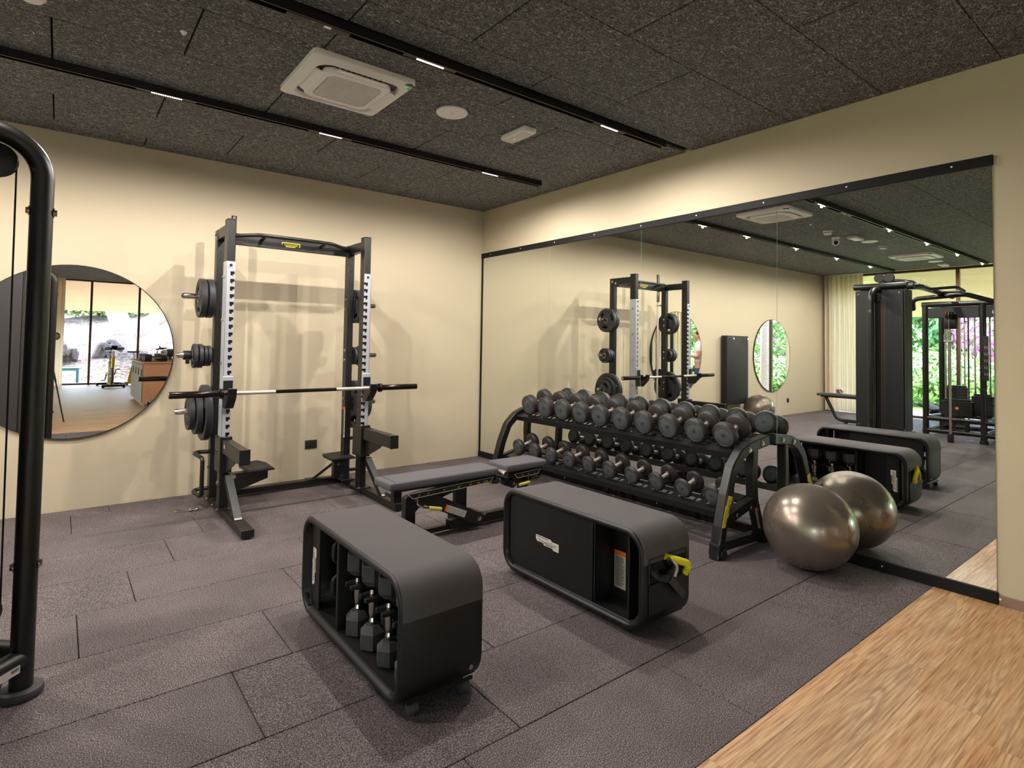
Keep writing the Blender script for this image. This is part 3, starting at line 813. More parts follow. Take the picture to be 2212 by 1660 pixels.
t = thing('sprinkler_head', 'tiny white sprinkler cap between the detector and the air conditioner', 'sprinkler', (-3.645, -2.36, H))
m = MB(); m.lathe([(H, 0.016), (H - 0.005, 0.018), (H - 0.012, 0.012), (H - 0.02, 0.006), (H - 0.022, 0)], (-3.645, -2.36, 0), 'z', 20); m.build('cap', WHITE, t)

# ------------------------------------------------------------------ SQUAT RACK
XLf, XRt = -3.085, -1.975
rack = thing('squat_rack', 'tall black half rack with silver notched uprights against the back wall', 'squat rack', (-2.53, -0.9, 0))
def bolt(p, d, parent, r=0.011, name='bolt'):
    p, d = V(p), V(d).normalized(); m = MB(); m.cyl(p, p + d * 0.004, r * 1.5, 12); m.cyl(p + d * 0.004, p + d * 0.012, r, 6); return m.build(name, CHROME, parent)
for sgn, X0 in ((-1, XLf), (1, XRt)):     # sgn points outward
    bx_ = X0 + (0.025 if sgn < 0 else 0.035)
    m = MB(); m.bb(bx_ - 0.04, bx_ + 0.04, -1.60, -0.33, 0.022, 0.098, 0.004); fb_ = m.build('base_beam', BLACK, rack)
    m = MB(); m.bb(bx_ - 0.041, bx_ + 0.041, -1.604, -1.597, 0.018, 0.10, 0.002); m.build('end_cap', BLACKM, fb_)
    m = MB(); m.cyl((bx_, -1.55, 0.0), (bx_, -1.55, 0.022), 0.03, 20, b=0.003); m.build('rubber_foot', RUBBER, fb_)
    m = MB(); m.cyl((bx_, -0.45, 0.0), (bx_, -0.45, 0.022), 0.03, 20, b=0.003); m.build('rubber_foot', RUBBER, fb_)
    m = MB(); m.bb(X0 - 0.03, X0 + 0.03, -1.04, -0.95, 0.098, 2.315, 0.004); fu = m.build('front_upright', BLACK, rack)
    m = MB(); m.bb(X0 - 0.031, X0 + 0.031, -1.041, -0.949, 2.313, 2.32, 0.002); m.build('top_cap', BLACKM, fu)
    m = MB(); m.bb(X0 - 0.06, X0 + 0.06, -1.09, -0.90, 0.098, 0.106, 0.002); m.build('foot_plate', BLACK, fu)
    m = MB(); m.bb(X0 - 0.03, X0 + 0.03, -0.68, -0.60, 0.098, 2.285, 0.004); ru = m.build('rear_upright', BLACK, rack)
    m = MB(); m.bb(X0 - 0.06, X0 + 0.06, -0.73, -0.55, 0.098, 0.106, 0.002); m.build('foot_plate', BLACK, ru)
    for (dx, dy) in ((-0.045, -1.075), (0.045, -1.075), (-0.045, -0.915)): bolt((X0 + dx, dy, 0.106), (0, 0, 1), fu)
    for (dx, dy) in ((-0.045, -0.715), (0.045, -0.715)): bolt((X0 + dx, dy, 0.106), (0, 0, 1), ru)
    # dark selector holes of the rear upright
    m = MB()
    for k in range(30): m.cyl((X0, -0.6805, 0.42 + k * 0.06), (X0, -0.6815, 0.42 + k * 0.06), 0.006, 8)
    m.build('hole_row', DARKGAP, ru, kind='stuff')
    # top side connector
    m = MB(); m.bb(X0 - 0.028, X0 + 0.028, -0.95, -0.60, 2.20, 2.285, 0.004); tc_ = m.build('top_connector', BLACK, rack)
    bolt((X0 + sgn * 0.03, -0.65, 2.24), (sgn, 0, 0), tc_); bolt((X0 + sgn * 0.03, -0.71, 2.215), (sgn, 0, 0), tc_)
    # silver notched rail
    z0, z1 = 0.415, 1.99; w = 0.031; inn = -sgn
    P = [(X0 - inn * w, z0), (X0 + inn * w, z0)]
    zz = z0 + 0.06; notches = []
    while zz < z1 - 0.07: notches.append(zz); zz += 0.0585
    for z_ in notches:
        e = X0 + inn * w
        P += [(e, z_ + 0.0), (e, z_ + 0.012), (e - inn * 0.014, z_ + 0.012), (e - inn * 0.014, z_), (e - inn * 0.032, z_ + 0.002), (e - inn * 0.034, z_ + 0.031), (e - inn * 0.031, z_ + 0.034), (e, z_ + 0.034)]
    P += [(X0 + inn * w, z1), (X0 - inn * w, z1)]
    Q = []
    for p in P:
        if not Q or (abs(p[0] - Q[-1][0]) + abs(p[1] - Q[-1][1])) > 1e-6: Q.append(p)
    m = MB(); m.prism(Q, 'xz', -1.052, -1.043)
    m.bb(X0 - inn * (w + 0.002), X0 - inn * (w - 0.004), -1.052, -0.952, z0, z1, 0.001)
    sr = m.build('notched_rail', SILVER, rack, smooth=False)
    for z_ in (z0 + 0.03, z1 - 0.03): bolt((X0, -1.052, z_), (0, -1, 0), sr, 0.007)
    for k in range(5): bolt((X0 + sgn * 0.034, -1.0, 0.55 + 0.33 * k), (sgn, 0, 0), sr, 0.009)
    # diagonal front brace
    m = MB(); m.beam((bx_, -1.05, 0.36), (bx_, -1.34, 0.095), 0.055, 0.05); m.build('front_brace', STEEL if False else SILVER if False else BLACK, rack)
    m = MB(); m.beam((bx_, -1.0765, 0.365), (bx_, -1.366, 0.101), 0.05, 0.003, b=0); m.build('lit_brace_face', mat('lit_brace_grey', srgb(158, 144, 144), 0.4, 0.15) if 'lit_brace_grey' not in MATS else MATS['lit_brace_grey'], rack)  # paler sheet over the brace: light on its front face put into colour
    # storage horns
    for z_, L in ((1.733, 0.25), (1.26, 0.27), (0.815, 0.27)):
        m = MB(); m.cyl((X0 + sgn * 0.03, -0.64, z_), (X0 + sgn * (L + 0.0), -0.64, z_), 0.0235, 20, b=0.004); m.lathe([(X0 + sgn * L, 0.0235), (X0 + sgn * (L + 0.012), 0.018), (X0 + sgn * (L + 0.018), 0.0)], (0, -0.64, z_), 'x', 20)
        hn = m.build('storage_horn', CHROME, rack)
        m = MB(); m.bb(X0 + sgn * 0.03, X0 + sgn * 0.036, -0.69, -0.59, z_ - 0.06, z_ + 0.06, 0.002); m.build('horn_plate', BLACK, hn)
    for z_ in (1.733, 1.26, 0.815):
        for dz in (-0.045, 0.045): bolt((X0 - sgn * 0.03, -0.655, z_ + dz), (-sgn, 0, 0), ru, 0.009)
    # j-hook
    zj = 0.995
    m = MB(); m.bb(X0 - 0.037, X0 + 0.037, -1.075, -1.054, zj - 0.06, zj + 0.10, 0.004)
    m.prism([(-1.06, zj - 0.12), (-1.06, zj - 0.02), (-1.19, zj - 0.02), (-1.215, zj + 0.035), (-1.235, zj + 0.035), (-1.225, zj - 0.035), (-1.14, zj - 0.12)], 'yz', X0 - 0.03, X0 + 0.03, 0.003)
    jh = m.build('bar_hook', BLACK, rack)
    m = MB(); m.bb(X0 - 0.039, X0 + 0.039, -1.079, -1.056, zj - 0.018, zj + 0.115, 0.003); m.build('silver_hook_plate', SILVER, jh)
    m = MB(); m.bb(X0 - 0.033, X0 + 0.033, -1.082, -1.0785, zj + 0.01, zj + 0.085, 0.002); m.build('hook_pad', BLACKM, jh)
    # safety arm
    za = 0.585
    m = MB(); m.bb(X0 - 0.042, X0 + 0.042, -1.085, -0.90, za - 0.20, za + 0.07, 0.003); m.build('arm_bracket', BLACK, rack)
    m = MB(); m.bb(X0 - 0.03, X0 + 0.035, -1.62, -1.06, za - 0.045, za + 0.055, 0.004); ar = m.build('safety_arm', BLACK, rack)
    m = MB(); m.bb(X0 - 0.033, X0 + 0.038, -1.628, -1.618, za - 0.048, za + 0.058, 0.002); m.build('arm_end_cap', BLACKM, ar)
    m = MB()
    for k in range(4): m.cyl((X0 + 0.002, -1.2 - 0.1 * k, za + 0.0555), (X0 + 0.002, -1.2 - 0.1 * k, za + 0.058), 0.006, 10)
    m.build('arm_screws', CHROME, ar, kind='stuff')
    m = MB(); m.prism([(-1.085, za - 0.20), (-1.085, za - 0.05), (-1.42, za - 0.05), (-1.36, za - 0.085)], 'yz', X0 - 0.004, X0 + 0.006); m.build('arm_gusset', BLACK, ar)
    q = warning_label(ar, (X0 + inn * -0.0305 * 1, -1.19, za + 0.0), (0, -1 if sgn > 0 else 1, 0), (0, 0, 1), (sgn if False else -inn, 0, 0), 0.03, 0.03, 'arm_label', 4)
    # fold-out spotter step
    sx0, sx1 = (X0 + 0.21, X0 + 0.43) if sgn < 0 else (X0 - 0.19, X0 + 0.03)
    if sgn < 0: pts = [(-2.885, -0.62), (-2.85, -0.50), (-2.70, -0.47), (-2.66, -0.60), (-2.665, -0.865), (-2.875, -0.88)]
    else: pts = [(-2.165, -0.60), (-2.14, -0.505), (-1.97, -0.47), (-1.925, -0.55), (-1.94, -0.80), (-2.165, -0.815)]
    m = MB(); m.prism(pts, 'xy', 0.318, 0.334, 0.003); stp = m.build('spotter_step', BLACKM, rack)
    m = MB(); cx_ = sum(p[0] for p in pts) / 6; cy_ = sum(p[1] for p in pts) / 6
    m.prism([(cx_ + (p[0] - cx_) * 0.92, cy_ + (p[1] - cy_) * 0.92) for p in pts], 'xy', 0.334, 0.338, 0.001); m.build('grip_sheet', RUBBER, stp)
    xa, xb = (X0 + 0.03, -2.70) if sgn < 0 else (-2.14, X0 - 0.03)
    m = MB(); m.prism([(xa, 0.315), (xb, 0.315), (xb, 0.24 if sgn < 0 else 0.15), (xa, 0.12 if sgn < 0 else 0.15)], 'xz', -0.80, -0.74, 0.002); m.build('step_support', BLACK, rack)
    m = MB(); m.cyl(((xa if sgn < 0 else xb) - sgn * 0.06, -0.83, 0.16), ((xa if sgn < 0 else xb) - sgn * 0.06, -0.72, 0.16), 0.024, 16); m.build('step_roller', RUBBER, rack)
    bolt((X0 - sgn * 0.12, -0.80, 0.285), (0, -1, 0), rack, 0.013)
    # bent carry handle outside the rear upright
    for dy in (0.0,):
        hx = X0 + sgn * 0.03
        m = MB(); m.tube([(hx, -0.64, 0.48), (hx + sgn * 0.115, -0.60, 0.48), (hx + sgn * 0.075, -0.80, 0.46), (hx + sgn * 0.075, -0.80, 0.15), (hx + sgn * 0.115, -0.60, 0.17), (hx, -0.64, 0.18)], 0.016, 14, bend=0.035)
        m.build('bent_handle', BLACK, rack)
    bolt((X0 + sgn * 0.03, -1.0, 0.30), (sgn, 0, 0), fu, 0.014); bolt((X0 + sgn * 0.03, -0.64, 0.36), (sgn, 0, 0), ru, 0.014)
m = MB(); m.bb(XLf, XRt + 0.03, -0.53, -0.45, 0.03, 0.10, 0.004); m.build('rear_floor_beam', BLACK, rack)
m = MB(); m.beam((-2.02, -0.62, 0.30), (-2.22, -0.50, 0.10), 0.025, 0.025); m.build('corner_strut', BLACK, rack)
m = MB(); m.bb(-2.28, -2.16, -0.53, -0.45, 0.10, 0.106, 0.002); m.build('strut_plate', BLACK, rack)
m = MB(); m.bb(XLf + 0.03, XRt - 0.03, -0.70, -0.675, 2.175, 2.27, 0.003); cbm = m.build('top_crossbeam', BLACK, rack)
m = MB(); m.tube([(XLf + 0.02, -0.70, 2.235), (XLf + 0.25, -0.83, 2.255), (-2.72, -0.84, 2.255), (-2.34, -0.84, 2.255), (XRt - 0.25, -0.83, 2.255), (XRt - 0.02, -0.70, 2.235)], 0.0155, 14, bend=0.1); m.build('pull_up_bar', BLACK, rack)
for xx in (-2.78, -2.28):
    m = MB(); m.cyl((xx, -0.69, 2.235), (xx, -0.84, 2.25), 0.014, 12); m.build('bar_stub', BLACK, rack)
m = MB()
for a, b_, h_ in ((-2.615, -2.46, 0.02), (-2.58, -2.50, -0.012)): m.bb(a, b_, -0.7025, -0.7005, 2.215 + h_, 2.221 + h_)
m.bb(-2.615, -2.61, -0.7025, -0.7005, 2.22, 2.241); m.bb(-2.465, -2.46, -0.7025, -0.7005, 2.208, 2.241)
put_text(m, 'TECHNOGYM', (-2.538, -0.7026, 2.213), (1, 0, 0), (0, 0, 1), 0.019); m.build('yellow_logo', YELLOW, cbm, smooth=False)
q = warning_label(rack, (XRt - 0.0315, -0.665, 0.5), (0, -1, 0), (0, 0, 1), (-1, 0, 0), 0.03, 0.28, 'tall_label', 20)

def refit(root):
    # fitted to image points: roughly a scaling about the camera, floor-level parts mapped separately
    def f(p):
        x, y, z = p
        zz = z * 0.673 if z < 0.098 else (0.066 + (z - 0.098) * 0.98 if z < 0.35 else 1.035 * z - 0.049)
        yy = y * 1.035 + 0.19
        if z < 0.15 and y < -1.1: yy = -0.886 + (y + 1.04) * 1.168
        return V(1.039 * x + 0.139, yy, zz)
    new = f((root.location.x, root.location.y, 0)); old = root.location.copy()
    done = set()
    def rec(o):
        if o.type == 'MESH' and o.data.name not in done:
            done.add(o.data.name)
            for v in o.data.vertices: v.co = f(v.co + old) - new
        for c in o.children: rec(c)
    rec(root); root.location = (new.x, new.y, 0)
RF = lambda x, y, z: (1.039 * x + 0.139, y * 1.035 + 0.19, 1.035 * z - 0.049)  # same rough camera-centred scaling for plates and collar, without the floor-level mapping

# barbell on the hooks
bar = thing('barbell', 'olympic barbell with black sleeves resting on the rack hooks', 'barbell', (-2.53, -1.185, 0.99))
by, bz = -1.185, 0.992
m = MB(); m.cyl((-3.17, by, bz), (-1.88, by, bz), 0.0142, 18); m.build('shaft', SLEEVE, bar)
for a, b_ in ((-3.06, -2.77), (-2.29, -2.0)): m = MB(); m.cyl((a, by, bz), (b_, by, bz), 0.0146, 18); m.build('knurled_grip', KNURL, bar)
for s_, x0, x1 in ((-1, -3.165, -3.483), (1, -1.885, -1.545)):
    m = MB(); m.cyl((x0, by, bz), (x1, by, bz), 0.0245, 22, b=0.002); sl = m.build('sleeve', SLEEVE, bar)
    m = MB(); m.cyl((x0, by, bz), (x0 - s_ * 0.028, by, bz), 0.037, 24, b=0.003); m.build('collar', SLEEVE, sl)
    m = MB(); m.cyl((x1, by, bz), (x1 + s_ * 0.002, by, bz), 0.017, 16); m.build('end_disc', STEEL, sl)
# stored upright bar
sb = thing('barbell', 'chrome barbell stored upright in a holder behind the left rack upright', 'barbell', (-2.978, -0.60, 0.02))
m = MB(); m.cyl((-2.978, -0.60, 0.34), (-2.978, -0.60, 2.05), 0.014, 16); m.build('shaft', KNURL, sb)
for a, b_ in ((0.035, 0.36), (2.03, 2.43)): m = MB(); m.cyl((-2.978, -0.60, a), (-2.978, -0.60, b_), 0.0225, 20, b=0.003); m.build('sleeve', CHROME, sb)
for z_ in (0.40, 1.98):
    m = MB(); m.bb(-3.055, -2.965, -0.632, -0.60, z_ - 0.008, z_ + 0.008, 0.002); m.bb(-3.055, -2.965, -0.60, -0.568, z_ - 0.008, z_ + 0.008, 0.002); m.build('holder_bracket', CHROME, rack)
m = MB(); m.cyl((-2.978, -0.60, 0.0), (-2.978, -0.60, 0.06), 0.034, 20); m.build('bar_socket', BLACK, rack)

# weight plates
def plate_mesh(mb, r, t, ops, hole=0.026):
    # cells on a polar grid; openings given as (angle centre, half width)
    rad = [hole, 0.055, r * 0.50, r * 0.74, r * 0.82, r - 0.006, r]; th_ = [t * 0.5, t * 0.5, t * 0.34, t * 0.34, t * 0.5, t * 0.5, t * 0.42]
    n = 72; bm = mb.bm
    def solid(i, j):
        if i != 2 and not (i == 1 and False): return True
        a = 360 * (j + 0.5) / n
        return not any(abs((a - c + 180) % 360 - 180) < h for c, h in ops)
    vv = {}
    def v(i, j, s_):
        k = (i, j % n, s_)
        if k not in vv:
            a = 2 * PI * j / n; vv[k] = bm.verts.new((s_ * th_[i], rad[i] * math.cos(a), rad[i] * math.sin(a)))
        return vv[k]
    for i in range(len(rad) - 1):
        for j in range(n):
            if not solid(i, j): continue
            for s_ in (1, -1): mb.face([v(i, j, s_), v(i + 1, j, s_), v(i + 1, j + 1, s_), v(i, j + 1, s_)])
            if i == 0: mb.face([v(0, j, 1), v(0, j, -1), v(0, j + 1, -1), v(0, j + 1, 1)])
            if i == len(rad) - 2: mb.face([v(i + 1, j, 1), v(i + 1, j, -1), v(i + 1, j + 1, -1), v(i + 1, j + 1, 1)])
            if i + 1 < len(rad) - 1 and not solid(i + 1, j): mb.face([v(i + 1, j, 1), v(i + 1, j, -1), v(i + 1, j + 1, -1), v(i + 1, j + 1, 1)])
            if i > 0 and not solid(i - 1, j): mb.face([v(i, j, 1), v(i, j, -1), v(i, j + 1, -1), v(i, j + 1, 1)])
            for dj, e in ((1, j + 1), (-1, j)):
                if not solid(i, (j + dj) % n): mb.face([v(i, e, 1), v(i, e, -1), v(i + 1, e, -1), v(i + 1, e, 1)])
PLT = {}
def weight_plate(x, y, z, r, t, kg, side, rotx, label, group):
    key = (r, kg)
    o = thing('weight_plate', label, 'weight plate', RF(x, y, z), 0, group); o.rotation_euler = (R(rotx), 0, 0); o.scale = (1.035,) * 3  # plate moved and enlarged by the same scaling as the rack
    def part(nm, mt, fn):
        if (key, nm) not in PLT:
            m = MB(); fn(m); q = m.build(nm, mt, None, world=False); PLT[(key, nm)] = q.data; bpy.data.objects.remove(q)
        q = bpy.data.objects.new(nm, PLT[(key, nm)]); COL.objects.link(q); q.parent = o; return q
    part('plate_body', PLATE, lambda m: plate_mesh(m, r, t, [(0, 24), (120, 24), (240, 24)]))
    def rg(m): m.lathe([(-t * 0.52, 0.024), (-t * 0.56, 0.027), (-t * 0.52, 0.033), (t * 0.52, 0.033), (t * 0.56, 0.027), (t * 0.52, 0.024), (-t * 0.52, 0.024)], (0, 0, 0), 'x', 28)
    part('steel_hub_ring', STEEL, rg)
    def tx(m):
        for s_ in (-1, 1):
            c = (s_ * (t * 0.5 + 0.0006), 0, 0); ey = (0, -s_, 0)
            arc_text(m, 'TECHNOGYM', c, (0, 0, 1), (0, s_, 0), r * 0.91, min(0.024, r * 0.13), 60 if False else 0, False)
            put_text(m, kg, (s_ * (t * 0.34 + 0.0012), 0, -r * 0.62 if False else r * 0.60), (0, s_, 0), (0, 0, 1), r * 0.13)
    q = part('raised_lettering', FACE, tx)
    return o
GL, GR = 'plates on the left rack horns', 'plates on the right rack horns'
for sgn, X0, G, sd_ in ((-1, XLf, GL, 'left'), (1, XRt, GR, 'right')):
    off = lambda d: X0 + sgn * d
    weight_plate(off(0.068), -0.64, 1.72, 0.157, 0.046, '10', sgn, 10, 'large rubber weight plate on top %s horn, next to the upright' % sd_, G)
    weight_plate(off(0.122), -0.64, 1.72, 0.157, 0.046, '10', sgn, 40, 'large rubber weight plate on top %s horn, outer of two' % sd_, G)
    weight_plate(off(0.058), -0.64, 1.255, 0.083, 0.022, '1.25', sgn, 20, 'small rubber weight plate on middle %s horn, innermost of four' % sd_, G)
    weight_plate(off(0.086), -0.64, 1.255, 0.083, 0.022, '1.25', sgn, 60, 'small rubber weight plate on middle %s horn, second from the upright' % sd_, G)
    weight_plate(off(0.120), -0.64, 1.255, 0.097, 0.030, '2.5', sgn, 0, 'small rubber weight plate on middle %s horn, third from the upright' % sd_, G)
    weight_plate(off(0.158), -0.64, 1.255, 0.097, 0.030, '2.5', sgn, 30, 'small rubber weight plate on middle %s horn, outermost of four' % sd_, G)
    weight_plate(off(0.075), -0.64, 0.80, 0.222, 0.050, '20', sgn, 15, 'biggest rubber weight plate on bottom %s horn, against the upright' % sd_, G)
    weight_plate(off(0.130), -0.64, 0.80, 0.170, 0.044, '15', sgn, 80, 'medium rubber weight plate on bottom %s horn, between two others' % sd_, G)
    weight_plate(off(0.178), -0.64, 0.80, 0.133, 0.040, '5', sgn, 10, 'smallest rubber weight plate on bottom %s horn, outermost' % sd_, G)
refit(rack); refit(bar); refit(sb)
lc = thing('lock_collar', 'black plastic lock collar on the middle left horn of the rack', 'collar', RF(XLf - 0.21, -0.64, 1.26))
m = MB(); m.lathe([(-0.03, 0.024), (-0.03, 0.036), (-0.02, 0.038), (0.02, 0.038), (0.03, 0.036), (0.03, 0.024), (-0.03, 0.024)], (0, 0, 0), 'x', 20); m.build('collar_ring', BLACKM, lc, world=False)
m = MB(); m.box((-0.0, -0.02, -0.045), (0.03, 0.014, 0.05), 0.003); m.build('latch', BLACKM, lc, world=False)
cl = thing('bar_clip', 'chrome bar clip on a wire lying on the floor left of the rack', 'clip', (-3.28, -0.57, 0.0))
m = MB(); m.tube([(-3.25, -0.575, 0.006), (-3.33, -0.56, 0.006), (-3.355, -0.535, 0.006), (-3.33, -0.52, 0.008), (-3.30, -0.53, 0.01)], 0.003, 8, bend=0.012); m.build('wire_loop', CHROME, cl)
m = MB(); m.cyl((-3.25, -0.575, 0.012), (-3.225, -0.58, 0.012), 0.012, 14, b=0.002); m.tube([(-3.23, -0.58, 0.012), (-3.20, -0.60, 0.012), (-3.18, -0.585, 0.012), (-3.20, -0.57, 0.012), (-3.23, -0.575, 0.012)], 0.006, 8, bend=0.01); m.build('spring_ring', CHROME, cl)

# ------------------------------------------------------------------ DUMBBELL RACK
dr = thing('dumbbell_rack', 'black two-shelf dumbbell rack with curved end frames along the mirror', 'rack', (-0.38, -2.65, 0))
def endframe(yc, s_):
    m = MB(); P = [(-0.675, yc, 0.0), (-0.632, yc, 0.2), (-0.572, yc, 0.40), (-0.50, yc, 0.565), (-0.40, yc, 0.655), (-0.30, yc, 0.692), (-0.05, yc, 0.722)]
    m.rtube(P, 0.07, 0.075, upv=(-1, 0, 0), bend=0.12, nb=4); f = m.build('curved_front_leg', BLACK, dr)
    m = MB(); m.rtube([(-0.225, yc, 0.67), (-0.235, yc, 0.5), (-0.225, yc, 0.32), (-0.10, yc, 0.0)], 0.066, 0.06, upv=(-1, 0, 0), bend=0.15); m.build('rear_leg', BLACK, dr)
    m = MB(); m.beam((-0.60, yc, 0.23), (-0.23, yc, 0.31), 0.055, 0.065); m.build('middle_brace', BLACK, dr)
    m = MB(); m.beam((-0.64, yc, 0.075), (-0.12, yc, 0.055), 0.055, 0.06); m.build('floor_brace', BLACK, dr)
    m = MB(); m.bb(-0.70, -0.615, yc - 0.04, yc + 0.04, 0.012, 0.10, 0.008, 2); ft_ = m.build('front_foot', BLACKM, dr)
    m = MB(); m.cyl((-0.655, yc - 0.05, 0.033), (-0.655, yc + 0.05, 0.033), 0.033, 18, b=0.004); m.build('foot_roller', RUBBER, ft_)
    m = MB(); m.bb(-0.13, -0.07, yc - 0.04, yc + 0.04, 0.0, 0.03, 0.004); m.build('rear_foot', BLACKM, dr)
    for x_, z_ in ((-0.154, 0.709), (-0.325, 0.68), (-0.30, 0.285), (-0.48, 0.258), (-0.655, 0.06)): bolt((x_, yc + s_ * 0.036, z_), (0, s_, 0), f, 0.012)
    return f
f1 = endframe(-3.68, -1); f2 = endframe(-1.20, 1)
m = MB()
logo(f1, (-0.605, -3.7165, 0.30), (0.30, 0, 0.95), (-0.95, 0, 0.30), 0.036, YELLOW, PRINT, (0, -1, 0), 'yellow plate with black lettering')
warning_label(f1, (-0.20, -3.712, 0.12), (0.9, 0, -0.25), (-0.3, 0, 0.9), (0, -1, 0), 0.045, 0.16, 'warning_label', 9)
def tray(xf, zf, xb, zb, y0, y1, nm):
    d = V(xb - xf, 0, zb - zf).normalized(); nn = V(-d.z, 0, d.x)
    m = MB()
    def fl(a0, a1, y0_, y1_, t=0.004, dz=0.0):
        p = V(xf, 0, zf)
        c0 = p + d * a0 + nn * dz; c1 = p + d * a1 + nn * dz
        m.prism([(c0.x, c0.z), (c1.x, c1.z), (c1.x - nn.x * t, c1.z - nn.z * t), (c0.x - nn.x * t, c0.z - nn.z * t)], 'xz', y0_, y1_)
    L = V(xb - xf, 0, zb - zf).length
    fl(0.0, 0.045, y0, y1, 0.045)            # front rail
    fl(L - 0.045, L, y0, y1, 0.05)          # rear rail
    fl(0.045, 0.075, y0, y1); fl(0.125, 0.17, y0, y1); fl(0.215, L - 0.045, y0, y1)
    n = 11; pitch = 0.2404
    for k in range(n):
        yy = -3.679 + k * pitch; fl(0.07, 0.22, max(y0, yy - 0.028), min(y1, yy + 0.028))
    t_ = m.build(nm, BLACK, dr, smooth=False)
    m = MB()
    for k in range(10):
        yy = -3.679 + (k + 0.5) * pitch
        for a in (0.075, 0.17):
            p = V(xf, 0, zf) + d * a + nn * 0.003; q = V(xf, 0, zf) + d * (a + 0.045) + nn * 0.003
            for e in (-0.055, 0.055): m.beam((p.x, yy + e, p.z), (q.x, yy + e, q.z), 0.016, 0.012, b=0.003)
    m.build('cradle_pads', RUBBER, t_, smooth=False, kind='stuff')
    return t_
tray(-0.425, 0.656, -0.135, 0.731, -3.645, -1.235, 'upper_tray')
tray(-0.545, 0.262, -0.245, 0.343, -3.645, -1.235, 'lower_tray')

def dumbbell(kg, r, t, L, fx, y, fz, tilt, rx, label):
    x, z = fx + L / 2 * math.cos(R(tilt)), fz - L / 2 * math.sin(R(tilt))
    o = thing('dumbbell', label, 'dumbbell', (x, y, z), 0, 'round dumbbells on the rack'); o.rotation_euler = (R(rx), R(tilt), 0)
    key = kg
    def part(nm, mt, fn, par=None, tag_=''):
        k = (key, nm, tag_)
        if k not in PLT:
            m = MB(); fn(m); q = m.build(nm, mt, None, world=False, ang=50); PLT[k] = q.data; bpy.data.objects.remove(q)
        q = bpy.data.objects.new(nm, PLT[k]); COL.objects.link(q); q.parent = par or o; return q
    h = L / 2
    part('handle', KNURL, lambda m: m.lathe([(-h + t, 0.013), (-0.03, 0.0165), (0.03, 0.0165), (h - t, 0.013)], (0, 0, 0), 'x', 18))
    for s_ in (-1, 1):
        a0, a1 = s_ * (h - t), s_ * h
        hd = part('head', RIM, lambda m: m.lathe([(a0, 0.0), (a0 - s_ * 0.006, 0.022), (a0, 0.026), (a0 + s_ * 0.0, r - 0.012), (a0 + s_ * 0.012, r), (a1 - s_ * 0.014, r), (a1 - s_ * 0.004, r - 0.008), (a1, r - 0.018), (a1 - s_ * 0.003, r - 0.021), (a1 - s_ * 0.003, 0.0)], (0, 0, 0), 'x', 40), None, str(s_))
        part('steel_flange', STEEL, lambda m: m.lathe([(a0 - s_ * 0.012, 0.014), (a0 - s_ * 0.012, 0.024), (a0 - s_ * 0.002, 0.026)], (0, 0, 0), 'x', 20), hd, str(s_))
        fc = part('face_disc', FACE, lambda m: m.lathe([(a1 - s_ * 0.0025, 0.0), (a1 - s_ * 0.0012, r - 0.024), (a1 - s_ * 0.003, r - 0.020)], (0, 0, 0), 'x', 40), hd, str(s_))
        def tx(m):
            c = (a1 + s_ * 0.0005, 0, 0)
            put_text(m, str(kg), (c[0], 0, -r * 0.14), (0, s_, 0), (0, 0, 1), r * 0.42)
            arc_text(m, 'TECHNOGYM', c, (0, 0, 1), (0, -s_, 0), r * 0.645, r * 0.19, 0)
            arc_text(m, 'TECHNOGYM', c, (0, 0, 1), (0, -s_, 0), r * 0.645, r * 0.19, 180, True)
        part('kilogram_marking', PRINT, tx, hd, str(s_))['kind'] = 'stuff'
    return o
ORD = ['leftmost', 'second from left', 'third from left', 'fourth from left', 'fifth from left', 'fifth from right', 'fourth from right', 'third from right', 'second from right', 'rightmost']
topk = [22, 22, 20, 20, 18, 18, 16, 16, 14, 14]; tor = [75, 25, 48, 150, 185, 22, 75, 125, 40, 2]
botk = [12, 12, 10, 10, 8, 8, 6, 6, 4, 4]; bor = [60, 8, 60, 20, 130, 15, 12, 160, 150, 40]
for i in range(10):
    k = topk[i]; r_ = {22: 0.100, 20: 0.099, 18: 0.098, 16: 0.096, 14: 0.094}[k]; t_ = {22: 0.078, 20: 0.072, 18: 0.066, 16: 0.059, 14: 0.052}[k]
    dumbbell(k, r_, t_, 0.125 + 2 * t_, -0.397, -1.395 - 0.2404 * i, 0.669 + r_, -14.5, -tor[i], 'round rubber dumbbell marked %d, %s on the upper shelf' % (k, ORD[i]))
for i in range(10):
    k = botk[i]; r_ = {12: 0.078, 10: 0.077, 8: 0.076, 6: 0.075, 4: 0.074}[k]; t_ = {12: 0.058, 10: 0.05, 8: 0.044, 6: 0.036, 4: 0.03}[k]
    dumbbell(k, r_, t_, 0.125 + 2 * t_, -0.505, -1.372 - 0.2404 * i, 0.277 + r_, -15, -bor[i], 'round rubber dumbbell marked %d, %s on the lower shelf' % (k, ORD[i]))

# ------------------------------------------------------------------ EXERCISE BALLS
def ball(x, y, r, label):
    o = thing('exercise_ball', label, 'exercise ball', (x, y, 0))
    m = MB(); m.sph((0, 0, r * 0.965), r, 64, 40, sc=(1.01, 1.01, 0.965)); m.build('ball_shell', BALL, o, world=False, ang=80)
    m = MB(); c = V(r * 0.3, -r * 0.5, 0).normalized(); 
    m.cyl(V(0, 0, r * 0.965) + V(0.25, -0.93, -0.27).normalized() * (r - 0.002), V(0, 0, r * 0.965) + V(0.25, -0.93, -0.27).normalized() * (r + 0.001), 0.006, 12); m.build('valve_plug', LABELW, o, world=False)
    return o
ball(-0.325, -4.12, 0.272, 'big pearl grey exercise ball on the floor by the mirror, beside the dumbbell rack')
ball(-6.05, -0.36, 0.27, 'pearl grey exercise ball against the back wall under the hanging mat')

